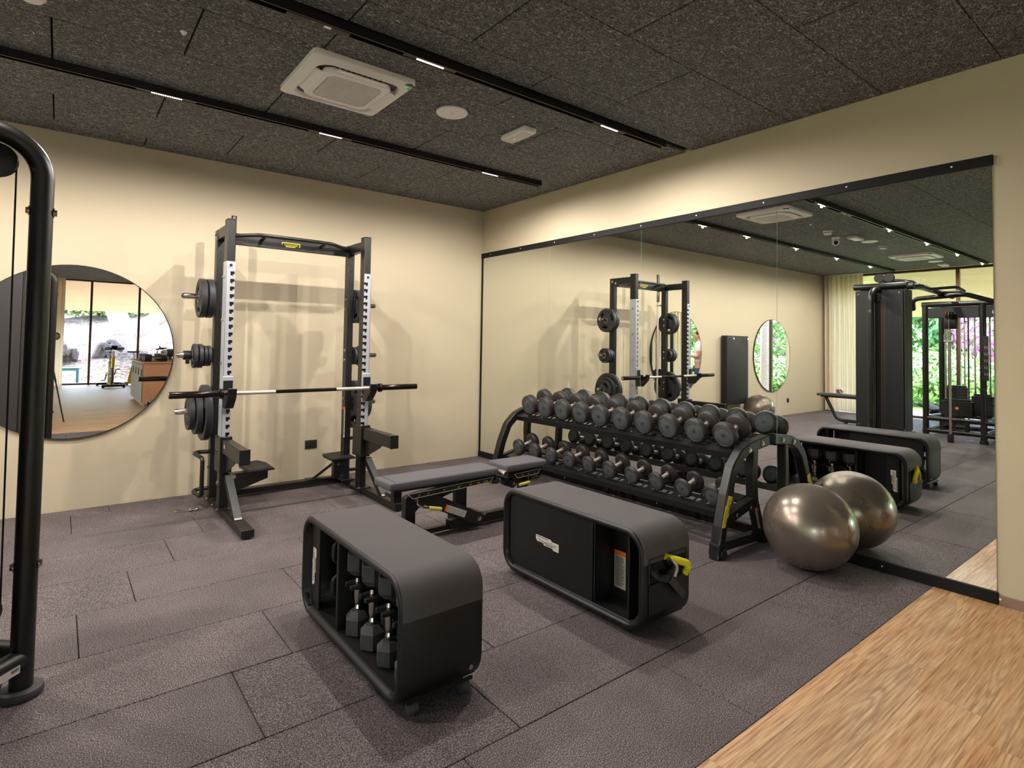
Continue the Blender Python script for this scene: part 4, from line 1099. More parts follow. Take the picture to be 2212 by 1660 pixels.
# ------------------------------------------------------------------ STORAGE BENCHES
HEXP = [(-0.088, 0.062, 1.0), (-0.088, -0.095, 0.97), (-0.088, -0.255, 0.93), (-0.088, -0.41, 0.88), (0.045, -0.015, 0.97), (0.045, -0.175, 0.92), (0.045, -0.335, 0.88)]
def gym_box(cx_, cy_, label, kind):
    W_, L_, HT = 0.375, 1.08, 0.51
    t = thing('storage_bench', label, 'bench', (cx_, cy_, 0), 0.0 if kind == 'A' else PI)
    z0 = 0.03; y0, y1 = -L_ / 2, L_ / 2
    outer = rrect(y0, y1, z0, HT, 0.110, 10)
    th_ = 0.030
    # hollow shell: rounded-rectangle path swept with a soft-edged section
    path = [V(0, p[0], p[1]) for p in rrect(y0 + th_ / 2, y1 - th_ / 2, z0 + th_ / 2, HT - th_ / 2, 0.095, 10)]
    c = 0.009; w = W_ / 2; q = th_ / 2
    sec = [(w, -q + c), (w, q - c), (w - c, q), (-w + c, q), (-w, q - c), (-w, -q + c), (-w + c, -q), (w - c, -q)]
    m = MB(); n = len(path); rings = []
    for i in range(n):
        d = (path[(i + 1) % n] - path[i - 1]).normalized(); nn = V(0, d.z, -d.y)
        rings.append([m.bm.verts.new(path[i] + V(s_, 0, 0) + nn * u_) for s_, u_ in sec])
    for i in range(n):
        A, B = rings[i], rings[(i + 1) % n]
        for k in range(8): m.face([A[k], A[(k + 1) % 8], B[(k + 1) % 8], B[k]])
    sh = m.build('shell', BLACKM, t, world=False, ang=50)
    # grip mat over the top and down to the seam at both ends
    m = MB(); zs = HT - 0.150; wm = w - 0.010
    top = [(y1, zs)] + [p for p in outer if p[1] > HT - 0.1099] + [(y0, zs)]
    rings = []
    for i, p in enumerate(top):
        a = top[max(0, i - 1)]; b_ = top[min(len(top) - 1, i + 1)]; d = V(0, b_[0] - a[0], b_[1] - a[1]).normalized(); nn = V(0, d.z, -d.y)
        P = V(0, p[0], p[1])
        rings.append([m.bm.verts.new(P + V(s_, 0, 0) + nn * e) for s_, e in ((wm, -0.004), (wm, 0.002), (wm - 0.004, 0.0045), (-wm + 0.004, 0.0045), (-wm, 0.002), (-wm, -0.004))])
    for A, B in zip(rings, rings[1:]):
        for k in range(6): m.face([A[k], A[(k + 1) % 6], B[(k + 1) % 6], B[k]])
    m.face(rings[0]); m.face(rings[-1][::-1]); m.build('grip_top', GRIPTOP, t, world=False, ang=50)
    # inner lining frame, floor tray
    m = MB(); m.bb(-w + 0.02, w - 0.02, y0 + th_, y1 - th_, z0 + th_ - 0.004, z0 + th_ + 0.006, 0.002); m.build('inner_floor', BLACKM, t, world=False)
    # oblong hand slots cut near the lower corners (dark inlays with a lip)
    for s_ in (-1, 1):
        for xs in (-1, 1):
            m = MB(); a0 = [R(200), R(214), R(228), R(242), R(254)] if s_ < 0 else [R(340), R(326), R(312), R(298), R(286)]
            cc = (s_ * (L_ / 2 - 0.105), z0 + 0.105)
            P = [V(xs * (w - 0.016), cc[0] + 0.074 * math.cos(a), cc[1] + 0.074 * math.sin(a)) for a in a0]
            m.tube(P, 0.0085, 8); m.build('hand_slot', DARKGAP, sh, world=False)
    z1 = z0 + th_; zt = HT - th_
    def P(nm, mt, *boxes, par=None, b=0.003):
        m = MB()
        for bx in boxes: m.bb(*bx, b)
        return m.build(nm, mt, par or t, world=False)
    # open side (-x): corner panel with logo plate, handle bay, divider, dumbbell bay
    cp = P('corner_panel', BLACKM, (-w + 0.030, -w + 0.042, 0.372, 0.478, z1, zt))
    logo(cp, (-w + 0.0288, 0.434, 0.262), (0, 0, 1), (0, 1, 0), 0.031, LOGOW, PRINT, (-1, 0, 0), 'cream plate with black lettering', world=False)
    P('divider', BLACKM, (-w + 0.028, w - 0.034, 0.124, 0.146, z1, zt))
    # closed side (+x)
    sp = P('side_panel', BLACKM, (w - 0.034, w - 0.022, y0 + 0.05, 0.195, z1, zt))
    logo(sp, (w - 0.0215, -0.152, 0.268), (0, 1, 0), (0, 0, 1), 0.0325, LOGOW, PRINT, (1, 0, 0), 'cream plate with black lettering', world=False)
    P('compartment_wall', BLACKM, (0.0, w - 0.034, 0.189, 0.201, z1, zt)); P('compartment_wall', BLACKM, (0.02, w - 0.030, 0.422, 0.434, z1, zt))
    bk = P('back_panel', BLACKM, (-0.008, 0.002, 0.15, 0.425, z1, zt))
    warning_label(bk, (0.0025, 0.205, 0.112), (0, 1, 0), (0, 0, 1), (1, 0, 0), 0.078, 0.195, 'instruction_label', 26, world=False)
    # dumbbell holder rail and forks
    rl = P('holder_rail', BLACK, (-0.028, -0.014, y0 + 0.05, 0.12, 0.262, 0.285))
    for k, (xx, yy, s_) in enumerate(HEXP):
        m = MB(); sg = -1 if xx < -0.05 else 1; c_ = xx + 0.0
        m.prism([(c_ + 0.055, yy - 0.035), (c_ + 0.0, yy - 0.042), (c_ - 0.05, yy - 0.034), (c_ - 0.05, yy - 0.018), (c_ - 0.0, yy - 0.021), (c_ + 0.012, yy), (c_ - 0.0, yy + 0.021), (c_ - 0.05, yy + 0.018), (c_ - 0.05, yy + 0.034), (c_ + 0.0, yy + 0.042), (c_ + 0.055, yy + 0.035)], 'xy', 0.272, 0.292, 0.003)
        fk = m.build('holder_fork', RUBBER, rl, world=False)
        m = MB(); put_text(m, ('10', '7.5', '5', '3.5', '8', '6', '4')[k], (c_ + 0.028, yy, 0.293), (0, -1, 0), (1, 0, 0), 0.022); m.build('weight_number', LABELW, fk, world=False, smooth=False)
    # wheels and trim under the -y end
    for xs in (-0.115, 0.115):
        m = MB(); m.cyl((xs - 0.02, y0 + 0.03, 0.022), (xs + 0.02, y0 + 0.03, 0.022), 0.022, 20, b=0.003); m.build('transport_wheel', UPHS, t, world=False)
    m = MB(); m.cyl((w - 0.06, y0 + 0.003, 0.105), (w - 0.06, y0 - 0.004, 0.105), 0.010, 16); m.build('end_screw', CHROME, t, world=False)
    P('base_trim', BLACK, (-w + 0.04, w - 0.04, y0 + 0.012, y0 + 0.02, 0.045, 0.06), b=0.002)
    # +y end: open pocket above a flap
    P('end_pocket', DARKGAP, (-0.142, 0.142, y1 - 0.002, y1 + 0.0015, 0.262, 0.376), b=0)
    P('pocket_frame', BLACKM, (-0.15, 0.15, y1, y1 + 0.009, 0.376, 0.385), (-0.15, -0.142, y1, y1 + 0.009, 0.26, 0.376), (0.142, 0.15, y1, y1 + 0.009, 0.26, 0.376))
    m = MB(); m.prism(rrect(-0.148, 0.148, 0.120, 0.262, 0.014, 4), 'xz', y1 + 0.001, y1 + 0.010, 0.002); m.build('end_flap', BLACKM, t, world=False)
    for xs in (-1, 1):
        for s_ in (-1, 1):
            m = MB(); m.cyl((xs * (w - 0.06), s_ * (L_ / 2 - 0.16), 0.0), (xs * (w - 0.06), s_ * (L_ / 2 - 0.16), z0 + 0.004), 0.02, 16); m.build('rubber_foot', RUBBER, t, world=False)
    return t
AX, AY = -2.912, -3.372
boxA = gym_box(AX, AY, 'black storage bench in front, open side showing upright hex dumbbells', 'A')
BX, BY = -1.745, -3.542
boxB = gym_box(BX, BY, 'black storage bench nearer the dumbbell rack, cream logo panel and yellow tube at its end', 'B')

HEXM = {}
def hex_db(x, y, s, label):
    o = thing('hex_dumbbell', label, 'dumbbell', (x, y, 0.067), R(8), 'hex dumbbells in the storage benches')
    def part(nm, mt, fn, tg=''):
        if (s, nm, tg) not in HEXM:
            m = MB(); fn(m); q = m.build(nm, mt, None, world=False, ang=20); HEXM[(s, nm, tg)] = q.data; bpy.data.objects.remove(q)
        q = bpy.data.objects.new(nm, HEXM[(s, nm, tg)]); COL.objects.link(q); q.parent = o; return q
    for z_, d_ in ((0.0, 1), (0.36, -1)):
        def hx(m):
            R0, R1 = 0.058 * s, 0.030 * s; za, zb, zc = z_, z_ + d_ * 0.07 * s, z_ + d_ * 0.10 * s
            rs = [[m.bm.verts.new((rr_ * math.cos(k * PI / 3), rr_ * math.sin(k * PI / 3), zz)) for k in range(6)] for rr_, zz in ((R0 * 0.93, za), (R0, za + d_ * 0.006), (R0, zb), (R1, zc))]
            for A, B in zip(rs, rs[1:]):
                for k in range(6): m.face([A[k], A[(k + 1) % 6], B[(k + 1) % 6], B[k]])
            m.face(rs[0]); m.face(rs[-1])
        part('hex_head', RUBBER if False else UPHS, hx, str(d_))
    part('chrome_handle', CHROME, lambda m: m.lathe([(0.095 * s, 0.011), (0.11, 0.016), (0.125, 0.012), (0.135, 0.016), (0.15, 0.0175), (0.19, 0.0185), (0.205, 0.0175), (0.215, 0.012), (0.23, 0.016), (0.245, 0.011)], (0, 0, 0), 'z', 20))
    return o
NTH = ('next to divider', 'second from divider', 'third from divider', 'fourth from divider')
for bench, cx_, cy_, sg in (('front storage bench', AX, AY, 1), ('storage bench nearer the rack', BX, BY, -1)):
    for k, (xx, yy, s_) in enumerate(HEXP):
        hex_db(cx_ + sg * xx, cy_ + sg * yy, s_, 'upright hex dumbbell in %s, %s row, %s' % (bench, 'open' if k < 4 else 'inner', NTH[k % 4] if k < 4 else NTH[k - 4]))
for k, (zz, nm) in enumerate(((0.35, 'upper'), (0.19, 'lower'))):
    o = thing('resistance_grip', '%s black rubber handle hooked inside the front storage bench beside the cream logo' % nm, 'handle', (AX - 0.09, AY + 0.25, zz + 0.03))
    m = MB(); m.tube([(0.055, -0.01, -0.05), (-0.02, -0.01, -0.05), (-0.045, -0.01, -0.03), (-0.045, -0.01, 0.035), (0.0, -0.01, 0.055), (0.055, -0.01, 0.055)], 0.012, 12, bend=0.025)
    m.tube([(0.055, -0.03, -0.05), (0.055, 0.04, -0.05)], 0.006, 8); m.build('bent_grip', RUBBER, o, world=False)

# resistance tubes hanging from the near end of the second bench
def coil_tube(name, label, pts, r, mt, loc, amp=0.0022, n=110):
    o = thing(name, label, 'resistance tube', loc)
    P = rounded(pts, 0.04, 8); m = MB()
    # resample and ruche the sleeve
    L = [0]; 
    for a, b_ in zip(P, P[1:]): L.append(L[-1] + (b_ - a).length)
    tot = L[-1]; Q = []
    for i in range(n + 1):
        s_ = tot * i / n; k = max(j for j in range(len(L)) if L[j] <= s_ + 1e-9); k = min(k, len(P) - 2)
        f = (s_ - L[k]) / max(1e-9, L[k + 1] - L[k]); Q.append(P[k].lerp(P[k + 1], f))
    rings = []; u = None
    for i, p in enumerate(Q):
        d = (Q[min(n, i + 1)] - Q[max(0, i - 1)]).normalized()
        if u is None: u = V(1, 0, 0) if abs(d.x) < 0.9 else V(0, 0, 1)
        u = (u - d * u.dot(d)).normalized(); v = d.cross(u); rr_ = r + amp * (1 if i % 2 else -1)
        rings.append([m.bm.verts.new(p + (u * math.cos(a) + v * math.sin(a)) * rr_) for a in [2 * PI * k / 10 for k in range(10)]])
    for A, B in zip(rings, rings[1:]):
        for k in range(10): m.face([A[k], A[(k + 1) % 10], B[(k + 1) % 10], B[k]])
    m.face(rings[0]); m.face(rings[-1][::-1]); m.build('ruched_sleeve', mt, o, ang=80); return o
ye = BY - 0.54 - 0.016
yt = coil_tube('resistance_tube', 'yellow ruched resistance tube spilling from the end of the storage bench', [(BX - 0.03, ye + 0.012, 0.372), (BX + 0.03, ye - 0.012, 0.352), (BX + 0.125, ye - 0.026, 0.315), (BX + 0.098, ye - 0.012, 0.268)], 0.0165, YELLOWC, (BX + 0.06, ye, 0.3), n=50)
bt = coil_tube('resistance_tube', 'black ruched resistance tube looped in the bench end beside the yellow one', [(BX - 0.125, ye + 0.010, 0.352), (BX - 0.13, ye - 0.016, 0.305), (BX - 0.06, ye - 0.026, 0.285), (BX + 0.0, ye - 0.014, 0.325), (BX - 0.03, ye + 0.004, 0.366)], 0.019, RUBBER, (BX - 0.1, ye, 0.3), n=70)
ht = coil_tube('resistance_tube', 'speckled grey resistance cord between the black and yellow tubes', [(BX - 0.02, ye - 0.0, 0.37), (BX + 0.025, ye - 0.03, 0.33), (BX + 0.005, ye - 0.022, 0.28)], 0.0085, LABELW, (BX, ye, 0.3), 0.001, 40)
st = thing('webbing_strap', 'dark grey webbing strap hanging down over the bench end flap', 'strap', (BX + 0.0, ye, 0.1))
m = MB(); m.sweep(rounded([(BX - 0.045, ye - 0.004, 0.29), (BX - 0.03, ye - 0.032, 0.275), (BX + 0.03, ye - 0.018, 0.225), (BX + 0.095, ye - 0.016, 0.165)], 0.01), [(0.02, 0.0015), (-0.02, 0.0015), (-0.02, -0.0015), (0.02, -0.0015)], upv=(0, -1, 0)); m.build('strap_band', UPHS, st)

# ------------------------------------------------------------------ ADJUSTABLE BENCH
ab = thing('adjustable_bench', 'padded adjustable weight bench with yellow levers, flat beside the squat rack', 'weight bench', (-1.7, -2.2, 0))
def pad(x0, x1, y0, y1, z0, z1, nm, b=0.02):
    m = MB(); t = bmesh.new(); bmesh.ops.create_cube(t, size=1)
    for v in t.verts: v.co = V((x0 + x1) / 2 + v.co.x * (x1 - x0), (y0 + y1) / 2 + v.co.y * (y1 - y0), (z0 + z1) / 2 + v.co.z * (z1 - z0))
    bmesh.ops.bevel(t, geom=t.edges[:], offset=b, segments=4, affect='EDGES', profile=0.55); m.merge(t)
    return m.build(nm, UPH, ab)
yb0, yb1 = -2.335, -2.085
p1 = pad(-2.365, -1.455, yb0, yb1, 0.395, 0.452, 'back_pad'); p2 = pad(-1.385, -0.965, yb0 + 0.0, yb1, 0.40, 0.457, 'seat_pad')
m = MB(); m.bb(-2.32, -2.317, yb0 + 0.01, yb1 - 0.01, 0.4515, 0.4535); m.build('stitched_seam', PRINT, p1, smooth=False)
m = MB(); m.bb(-2.28, -1.47, -2.30, -2.12, 0.375, 0.397, 0.003); m.build('back_pad_frame', BLACK, ab)
m = MB(); m.bb(-1.37, -0.98, -2.30, -2.12, 0.38, 0.402, 0.003); m.build('seat_pad_frame', BLACK, ab)
m = MB(); m.cyl((-1.42, -2.375, 0.40), (-1.42, -2.05, 0.40), 0.026, 22, b=0.003); rl = m.build('roller', STEEL, ab)
m = MB(); m.cyl((-1.42, -2.379, 0.40), (-1.42, -2.374, 0.40), 0.022, 20); m.cyl((-1.42, -2.381, 0.40), (-1.42, -2.378, 0.40), 0.010, 16); m.build('roller_cap', CHROME, rl)
def scale_bar(x0, x1, z, sl, txts, nm):
    P = [(x0, z + 0.022), (x1, z + 0.022 + sl), (x1 - 0.03, z - 0.012 + sl), (x0 + 0.035, z - 0.012)]
    m = MB(); m.prism(P, 'xz', -2.322, -2.314); q = m.build(nm, BLACK, ab, smooth=False)
    m = MB()
    for a, b_ in zip(P, P[1:] + P[:1]): m.beam((a[0], -2.3226, a[1]), (b_[0], -2.3226, b_[1]), 0.001, 0.0028, b=0)
    m.build('white_outline', LOGOW, q, smooth=False)
    m = MB()
    for f, s_ in txts: put_text(m, s_, (x0 + (x1 - x0) * f, -2.3235, z - 0.004 + sl * f), (1, 0, sl / (x1 - x0)), (0, 0, 1), 0.017)
    m.build('angle_numbers', YELLOWG, q, smooth=False)
scale_bar(-2.22, -1.50, 0.335, 0.025, ((0.12, '-5°'), (0.22, '0°'), (0.40, '15°'), (0.57, '30°'), (0.71, '45°'), (0.81, '60°'), (0.90, '75°85°')), 'back_angle_scale')
scale_bar(-1.30, -1.03, 0.355, 0.01, ((0.32, '30°'), (0.55, '15°'), (0.78, '0°')), 'seat_angle_scale')
# frame
m = MB(); m.beam((-2.045, -1.80, 0.035), (-2.045, -2.22, 0.035), 0.06, 0.05); m.build('front_cross_foot', BLACK, ab)
for yy in (-1.82, -2.20): m = MB(); m.cyl((-2.045, yy, 0), (-2.045, yy, 0.012), 0.025, 14); m.build('rubber_foot', RUBBER, ab)
m = MB(); m.prism([(-2.10, 0.05), (-2.10, 0.25), (-2.085, 0.262), (-1.62, 0.345), (-1.28, 0.345), (-1.28, 0.27), (-1.60, 0.262), (-1.99, 0.165), (-2.015, 0.14), (-2.015, 0.05)], 'xz', -2.06, -2.0, 0.003); m.build('main_spine', BLACK, ab)
m = MB(); m.bb(-1.66, -1.56, -2.055, -2.005, 0.06, 0.28, 0.003); m.build('middle_post', BLACK, ab)
m = MB(); m.bb(-1.82, -1.02, -2.225, -2.165, 0.02, 0.085, 0.003); lr = m.build('base_rail', BLACK, ab)
m = MB(); m.beam((-2.045, -2.19, 0.035), (-1.7, -2.195, 0.04), 0.04, 0.035); m.build('front_rail', BLACK, ab)
m = MB(); m.beam((-1.03, -1.98, 0.03), (-1.03, -2.40, 0.03), 0.06, 0.05); m.build('rear_cross_foot', BLACK, ab)
for yy in (-2.0, -2.38): m = MB(); m.cyl((-1.03, yy, 0), (-1.03, yy, 0.01), 0.025, 14); m.build('rubber_foot', RUBBER, ab)
m = MB(); m.bb(-1.72, -1.50, -2.19, -2.03, 0.04, 0.09, 0.003); m.build('rail_link', BLACK, ab)
m = MB(); m.bb(-1.15, -1.09, -2.24, -2.17, 0.05, 0.31, 0.003); m.build('seat_post', BLACK, ab)
m = MB(); m.prism([(-2.145, 0.33), (-2.04, 0.345), (-1.58, 0.115), (-1.57, 0.07), (-1.62, 0.045), (-1.67, 0.06), (-2.14, 0.29)], 'xz', -2.30, -2.27, 0.004); su = m.build('support_arm', BLACK, ab)
warning_label(su, (-1.745, -2.302, 0.116), (0.40, 0, 0.915), (-0.915, 0, 0.40), (0, -1, 0), 0.048, 0.19, 'warning_label', 12)
for xx, zz, rr_ in ((-1.61, 0.085, 0.011), (-1.545, 0.085, 0.008), (-1.515, 0.087, 0.008)): bolt((xx, -2.30 if rr_ > 0.01 else -2.226, zz), (0, -1, 0), su, rr_)
m = MB(); m.bb(-1.345, -1.10, -2.28, -2.20, 0.28, 0.37, 0.01, 2); sbk = m.build('seat_bracket', BLACK, ab)
m = MB(); m.cyl((-1.30, -2.31, 0.305), (-1.30, -2.20, 0.305), 0.036, 22, b=0.003); m.build('pivot_disc', BLACKM, ab); bolt((-1.30, -2.312, 0.305), (0, -1, 0), sbk, 0.009)
m = MB(); m.tube([(-2.155, -2.335, 0.325), (-2.16, -2.345, 0.285), (-2.12, -2.355, 0.262), (-2.07, -2.355, 0.25)], 0.0065, 10, bend=0.015); lv = m.build('back_lever', CHROME, ab)
m = MB(); m.cyl((-2.075, -2.355, 0.251), (-1.975, -2.355, 0.228), 0.0135, 14, b=0.004); m.build('yellow_grip', YELLOWG, lv)
m = MB(); m.tube([(-1.17, -2.33, 0.355), (-1.17, -2.345, 0.31), (-1.18, -2.352, 0.30)], 0.0065, 10, bend=0.01); lv = m.build('seat_lever', CHROME, ab)
m = MB(); m.cyl((-1.275, -2.355, 0.298), (-1.17, -2.355, 0.305), 0.0125, 14, b=0.004); m.build('yellow_grip', YELLOWG, lv)
m = MB(); m.tube([(-1.17, -2.29, 0.31), (-1.06, -2.32, 0.325), (-1.02, -2.27, 0.315), (-1.05, -2.20, 0.28), (-1.12, -2.22, 0.265)], 0.013, 12, bend=0.035); m.build('transport_handle', BLACK, ab)
m = MB(); m.bb(-2.31, -2.25, -2.29, -2.24, 0.30, 0.395, 0.004); m.cyl((-2.285, -2.31, 0.33), (-2.285, -2.12, 0.33), 0.012, 14); m.build('head_bracket', BLACK, ab)

# ------------------------------------------------------------------ CABLE COLUMN (near left edge) AND MULTI-STATION TOWER
cc = thing('cable_machine', 'tall black cable column at the left edge with bent steel pipe, pulley and cable', 'cable machine', (-4.45, -2.88, 0))
PX, PY = -4.185, -2.88
m = MB(); m.tube([(PX, PY, 0.02), (PX, PY, 2.185), (-4.52, PY, 2.185)], 0.038, 24, bend=0.17, nb=12); pp = m.build('bent_pipe', BLACK, cc)
m = MB(); m.cyl((PX, PY, 0.0), (PX, PY, 0.035), 0.072, 40, b=0.012); m.build('foot_disc', UPHS, cc)
for z_ in (1.89, 0.50): 
    bolt((PX + 0.037, PY, z_), (1, 0, 0), pp, 0.013); bolt((PX - 0.037, PY, z_), (-1, 0, 0), pp, 0.013)
m = MB(); m.tube([(PX, PY, 0.165), (-4.45, -2.62, 0.165)], 0.038, 20); m.build('left_floor_tube', BLACK, cc)
m = MB(); m.tube([(PX, PY, 0.145), (-4.45, -3.16, 0.145)], 0.038, 20); lft = m.build('right_floor_tube', BLACK, cc)
d = V(-0.265, -0.28, 0).normalized(); n_ = V(0.28, -0.265, 0).normalized()
o = V(PX, PY, 0.115) + d * 0.045 + n_ * 0.0385
m = MB(); m.add([o, o + d * 0.10, o + d * 0.10 + V(0, 0, 0.03), o + V(0, 0, 0.03)], [(0, 1, 2, 3)]); q = m.build('silver_serial_label', LABELW, lft, smooth=False)
m = MB(); m.add([o + d * 0.006 + n_ * 0.0006 + V(0, 0, 0.012), o + d * 0.036 + n_ * 0.0006 + V(0, 0, 0.012), o + d * 0.036 + n_ * 0.0006 + V(0, 0, 0.024), o + d * 0.006 + n_ * 0.0006 + V(0, 0, 0.024)], [(0, 1, 2, 3)]); m.build('label_print', LABELT, lft, smooth=False)
for z_, x_ in ((2.07, -4.325), (0.345, -4.315)):
    m = MB(); m.lathe([(-0.022, 0.0), (-0.022, 0.05), (-0.018, 0.062), (-0.006, 0.066), (-0.004, 0.058), (0.004, 0.058), (0.006, 0.066), (0.018, 0.062), (0.022, 0.05), (0.022, 0.0)], (x_, PY, z_), 'y', 32); pu = m.build('pulley', BLACKM, cc)
    m = MB(); m.cyl((x_ - 0.02, PY, z_), (x_ - 0.02, PY, z_ + 0.1 * (1 if z_ > 1 else -1)), 0.010, 10); m.cyl((x_, PY - 0.026, z_), (x_, PY + 0.026, z_), 0.012, 14); m.build('pulley_mount', BLACK, pu)
m = MB(); m.cyl((-4.266, PY, 2.06), (-4.256, PY, 0.35), 0.0032, 8); m.build('cable', PRINT, cc)
m = MB(); m.cyl((-4.385, PY, 2.06), (-4.375, PY, 0.35), 0.0032, 8); m.build('cable', PRINT, cc)
# cover panels with a slot between, guide tracks, top and bottom tubes
for y0, y1 in ((-3.165, -2.915), (-2.835, -2.60)):
    m = MB(); m.bb(-4.455, -4.44, y0, y1, 0.34, 2.185, 0.004); pn = m.build('cover_panel', RUBBER, cc)
    for z_ in (0.38, 2.14): bolt((-4.44, (y0 + y1) / 2 + 0.08 * (1 if y0 > -2.9 else -1), z_), (1, 0, 0), pn, 0.008)
m = MB(); m.bb(-4.47, -4.458, -2.92, -2.83, 0.34, 2.10); m.build('slot_back', DARKGAP, cc)
for yy in (-2.913, -2.837): m = MB(); m.bb(-4.452, -4.437, yy - 0.004, yy + 0.004, 0.34, 2.05, 0.001); m.build('guide_edge', BRONZE, cc)
m = MB(); m.bb(-4.452, -4.43, -2.92, -2.83, 2.04, 2.052); m.build('bronze_plate', BRONZE, cc)
for yy in (-3.175, -2.60): m = MB(); m.bb(-4.72, -4.455, yy - 0.006, yy + 0.006, 0.34, 2.185, 0.004); m.build('side_cover', UPHS, cc)
m = MB(); m.bb(-4.73, -4.72, -3.17, -2.60, 0.34, 2.185, 0.003); m.build('rear_cover', RUBBER, cc)
for z_, r_ in ((2.235, 0.042), (0.29, 0.042), (0.165, 0.036)):
    for x_ in (-4.455, -4.70):
        m = MB(); m.cyl((x_, -3.21, z_), (x_, -2.58, z_), r_, 22, b=0.004); m.build('cross_tube', BLACK, cc)
for yy in (-3.12, -2.66):
    for x_ in (-4.455, -4.70): m = MB(); m.cyl((x_, yy, 0.0), (x_, yy, 0.28), 0.03, 18); m.build('leg', BLACK, cc)
for yy in (-2.95, -2.83):
    m = MB(); m.lathe([(-0.02, 0.0), (-0.02, 0.06), (0.0, 0.052), (0.02, 0.06), (0.02, 0.0)], (-4.62, yy, 2.36), 'x', 28); m.build('top_pulley', BLACKM, cc)
m = MB(); m.cyl((-4.62, -2.89, 2.24), (-4.62, -2.89, 2.36), 0.014, 10); m.build('top_pulley_bracket', BLACK, cc)
m = MB(); m.bb(-4.68, -4.52, -3.02, -2.74, 0.34, 0.95, 0.003); m.build('weight_stack', RUBBER, cc)

mg = thing('multi_gym', 'black four-stack cable multi-gym tower with overhead pull-up arms near the windows', 'gym machine', (-7.1, -3.3, 0))
def pipe(pts, r=0.03, bend=0.0, nm='frame_tube', par=None, mt=None):
    m = MB(); m.tube(pts, r, 16, bend=bend); return m.build(nm, mt or BLACK, par or mg)
# overhead link and pull-up loops
pipe([(-4.76, -3.17, 2.235), (-5.0, -3.20, 2.25), (-6.7, -3.12, 2.23)], 0.04, 0.1, 'overhead_beam')
pipe([(-4.77, -2.72, 2.25), (-5.05, -2.78, 2.36), (-5.2, -3.05, 2.34), (-4.9, -3.20, 2.25)], 0.034, 0.12, 'pull_up_loop')
pipe([(-5.3, -3.19, 2.24), (-5.5, -2.95, 2.30), (-5.9, -2.95, 2.30), (-6.05, -3.15, 2.24)], 0.02, 0.08, 'pull_up_grip')
pipe([(-5.3, -3.19, 2.24), (-5.45, -3.48, 2.26), (-5.75, -3.5, 2.22), (-6.0, -3.16, 2.24)], 0.02, 0.08, 'pull_up_grip')
pipe([(-6.2, -2.75, 2.02), (-6.0, -2.80, 2.16), (-6.0, -3.45, 2.20), (-6.35, -3.70, 2.10), (-6.45, -3.72, 2.02)], 0.034, 0.12, 'curved_handle_bar')
posts = [(-6.78, -2.74), (-6.78, -3.47), (-7.6, -2.74), (-7.6, -3.47), (-6.78, -4.3), (-7.6, -4.3)]
for x_, y_ in posts:
    pipe([(x_, y_, 0.0), (x_, y_, 2.12)], 0.042, 0, 'upright_post')
    m = MB(); m.cyl((x_, y_, 0), (x_, y_, 0.05), 0.055, 20, b=0.006); m.build('rubber_foot', RUBBER, mg)
for z_ in (2.12, 0.32, 0.13):
    for x_ in (-6.78, -7.6): pipe([(x_, -2.70, z_), (x_, -4.32, z_)], 0.036 if z_ < 1 else 0.042)
    for y_ in (-2.74, -3.47, -4.3): pipe([(-6.78, y_, z_), (-7.6, y_, z_)], 0.034)
for y_ in (-2.95, -3.1, -3.27): pipe([(-6.78, y_, 0.13), (-6.78, y_, 0.32)], 0.03, 0, 'short_strut')
for y0, y1 in ((-3.43, -2.78), (-4.26, -3.51)):
    m = MB(); m.bb(-6.80, -6.76, y0, y1, 1.90, 2.06, 0.004); hp = m.build('header_panel', RUBBER, mg)
    if y0 < -4: 
        m = MB(); m.lathe([(0.0, 0.0), (0.002, 0.035), (0.0, 0.036)], (-6.757, -3.62, 1.98), 'x', 24); m.build('oval_badge', STEEL, hp)
def stack(x, y, n, w, d, label_=None, top=None, holes=True):
    z = 0.37; p0 = z
    s_ = None
    for k in range(n):
        m = MB(); m.bb(x - d / 2, x + d / 2, y - w / 2, y + w / 2, z, z + 0.024, 0.003); q = m.build('weight_plate_slab', RUBBER if k else BLACKM, mg)
        z += 0.0265
    for e in (-w * 0.36, w * 0.36):
        m = MB(); m.cyl((x, y + e, 0.32), (x, y + e, 2.06), 0.0115, 10); m.build('guide_rod', CHROME, mg)
    m = MB(); m.cyl((x, y, z), (x, y, 1.92), 0.0035, 6); m.build('lift_cable', PRINT, mg)
    m = MB(); m.bb(x - 0.03, x + 0.03, y - w * 0.42, y + w * 0.42, z, z + 0.03, 0.004); m.build('stack_head', BLACKM, mg)
stack(-6.9, -3.12, 9, 0.40, 0.12); stack(-7.45, -2.98, 16, 0.30, 0.12); stack(-7.25, -3.36, 12, 0.26, 0.12); stack(-6.9, -3.75, 14, 0.30, 0.12); stack(-7.45, -3.9, 16, 0.34, 0.12)
m = MB(); m.lathe([(0.0, 0.0), (0.003, 0.022), (0.0, 0.023)], (-6.838, -3.13, 0.5), 'x', 20); m.build('yellow_round_sticker', mat('amber_sticker', srgb(220, 170, 30), 0.5), mg)
m = MB(); m.bb(-6.74, -6.735, -3.545, -3.475, 0.95, 1.62, 0.002); ig = m.build('instruction_panel', BLACKM, mg)
m = MB()
for k in range(5):
    for e in (-3.525, -3.50): m.lathe([(0.0, 0.009), (0.0006, 0.0075)], (-6.7345 , e, 1.06 + 0.1 * k), 'x', 12); m.bb(-6.7348, -6.734, e - 0.003, e + 0.003, 1.03 + 0.1 * k, 1.05 + 0.1 * k)
m.build('pictogram_print', LABELW, ig, smooth=False, kind='stuff')
pipe([(-6.55, -3.12, 0.0), (-6.55, -3.12, 1.75)], 0.0165, 0, 'adjustment_column', None, STEEL)
m = MB(); m.cyl((-6.55, -3.12, 0), (-6.55, -3.12, 0.13), 0.04, 20, b=0.004); m.build('column_socket', BLACKM, mg)
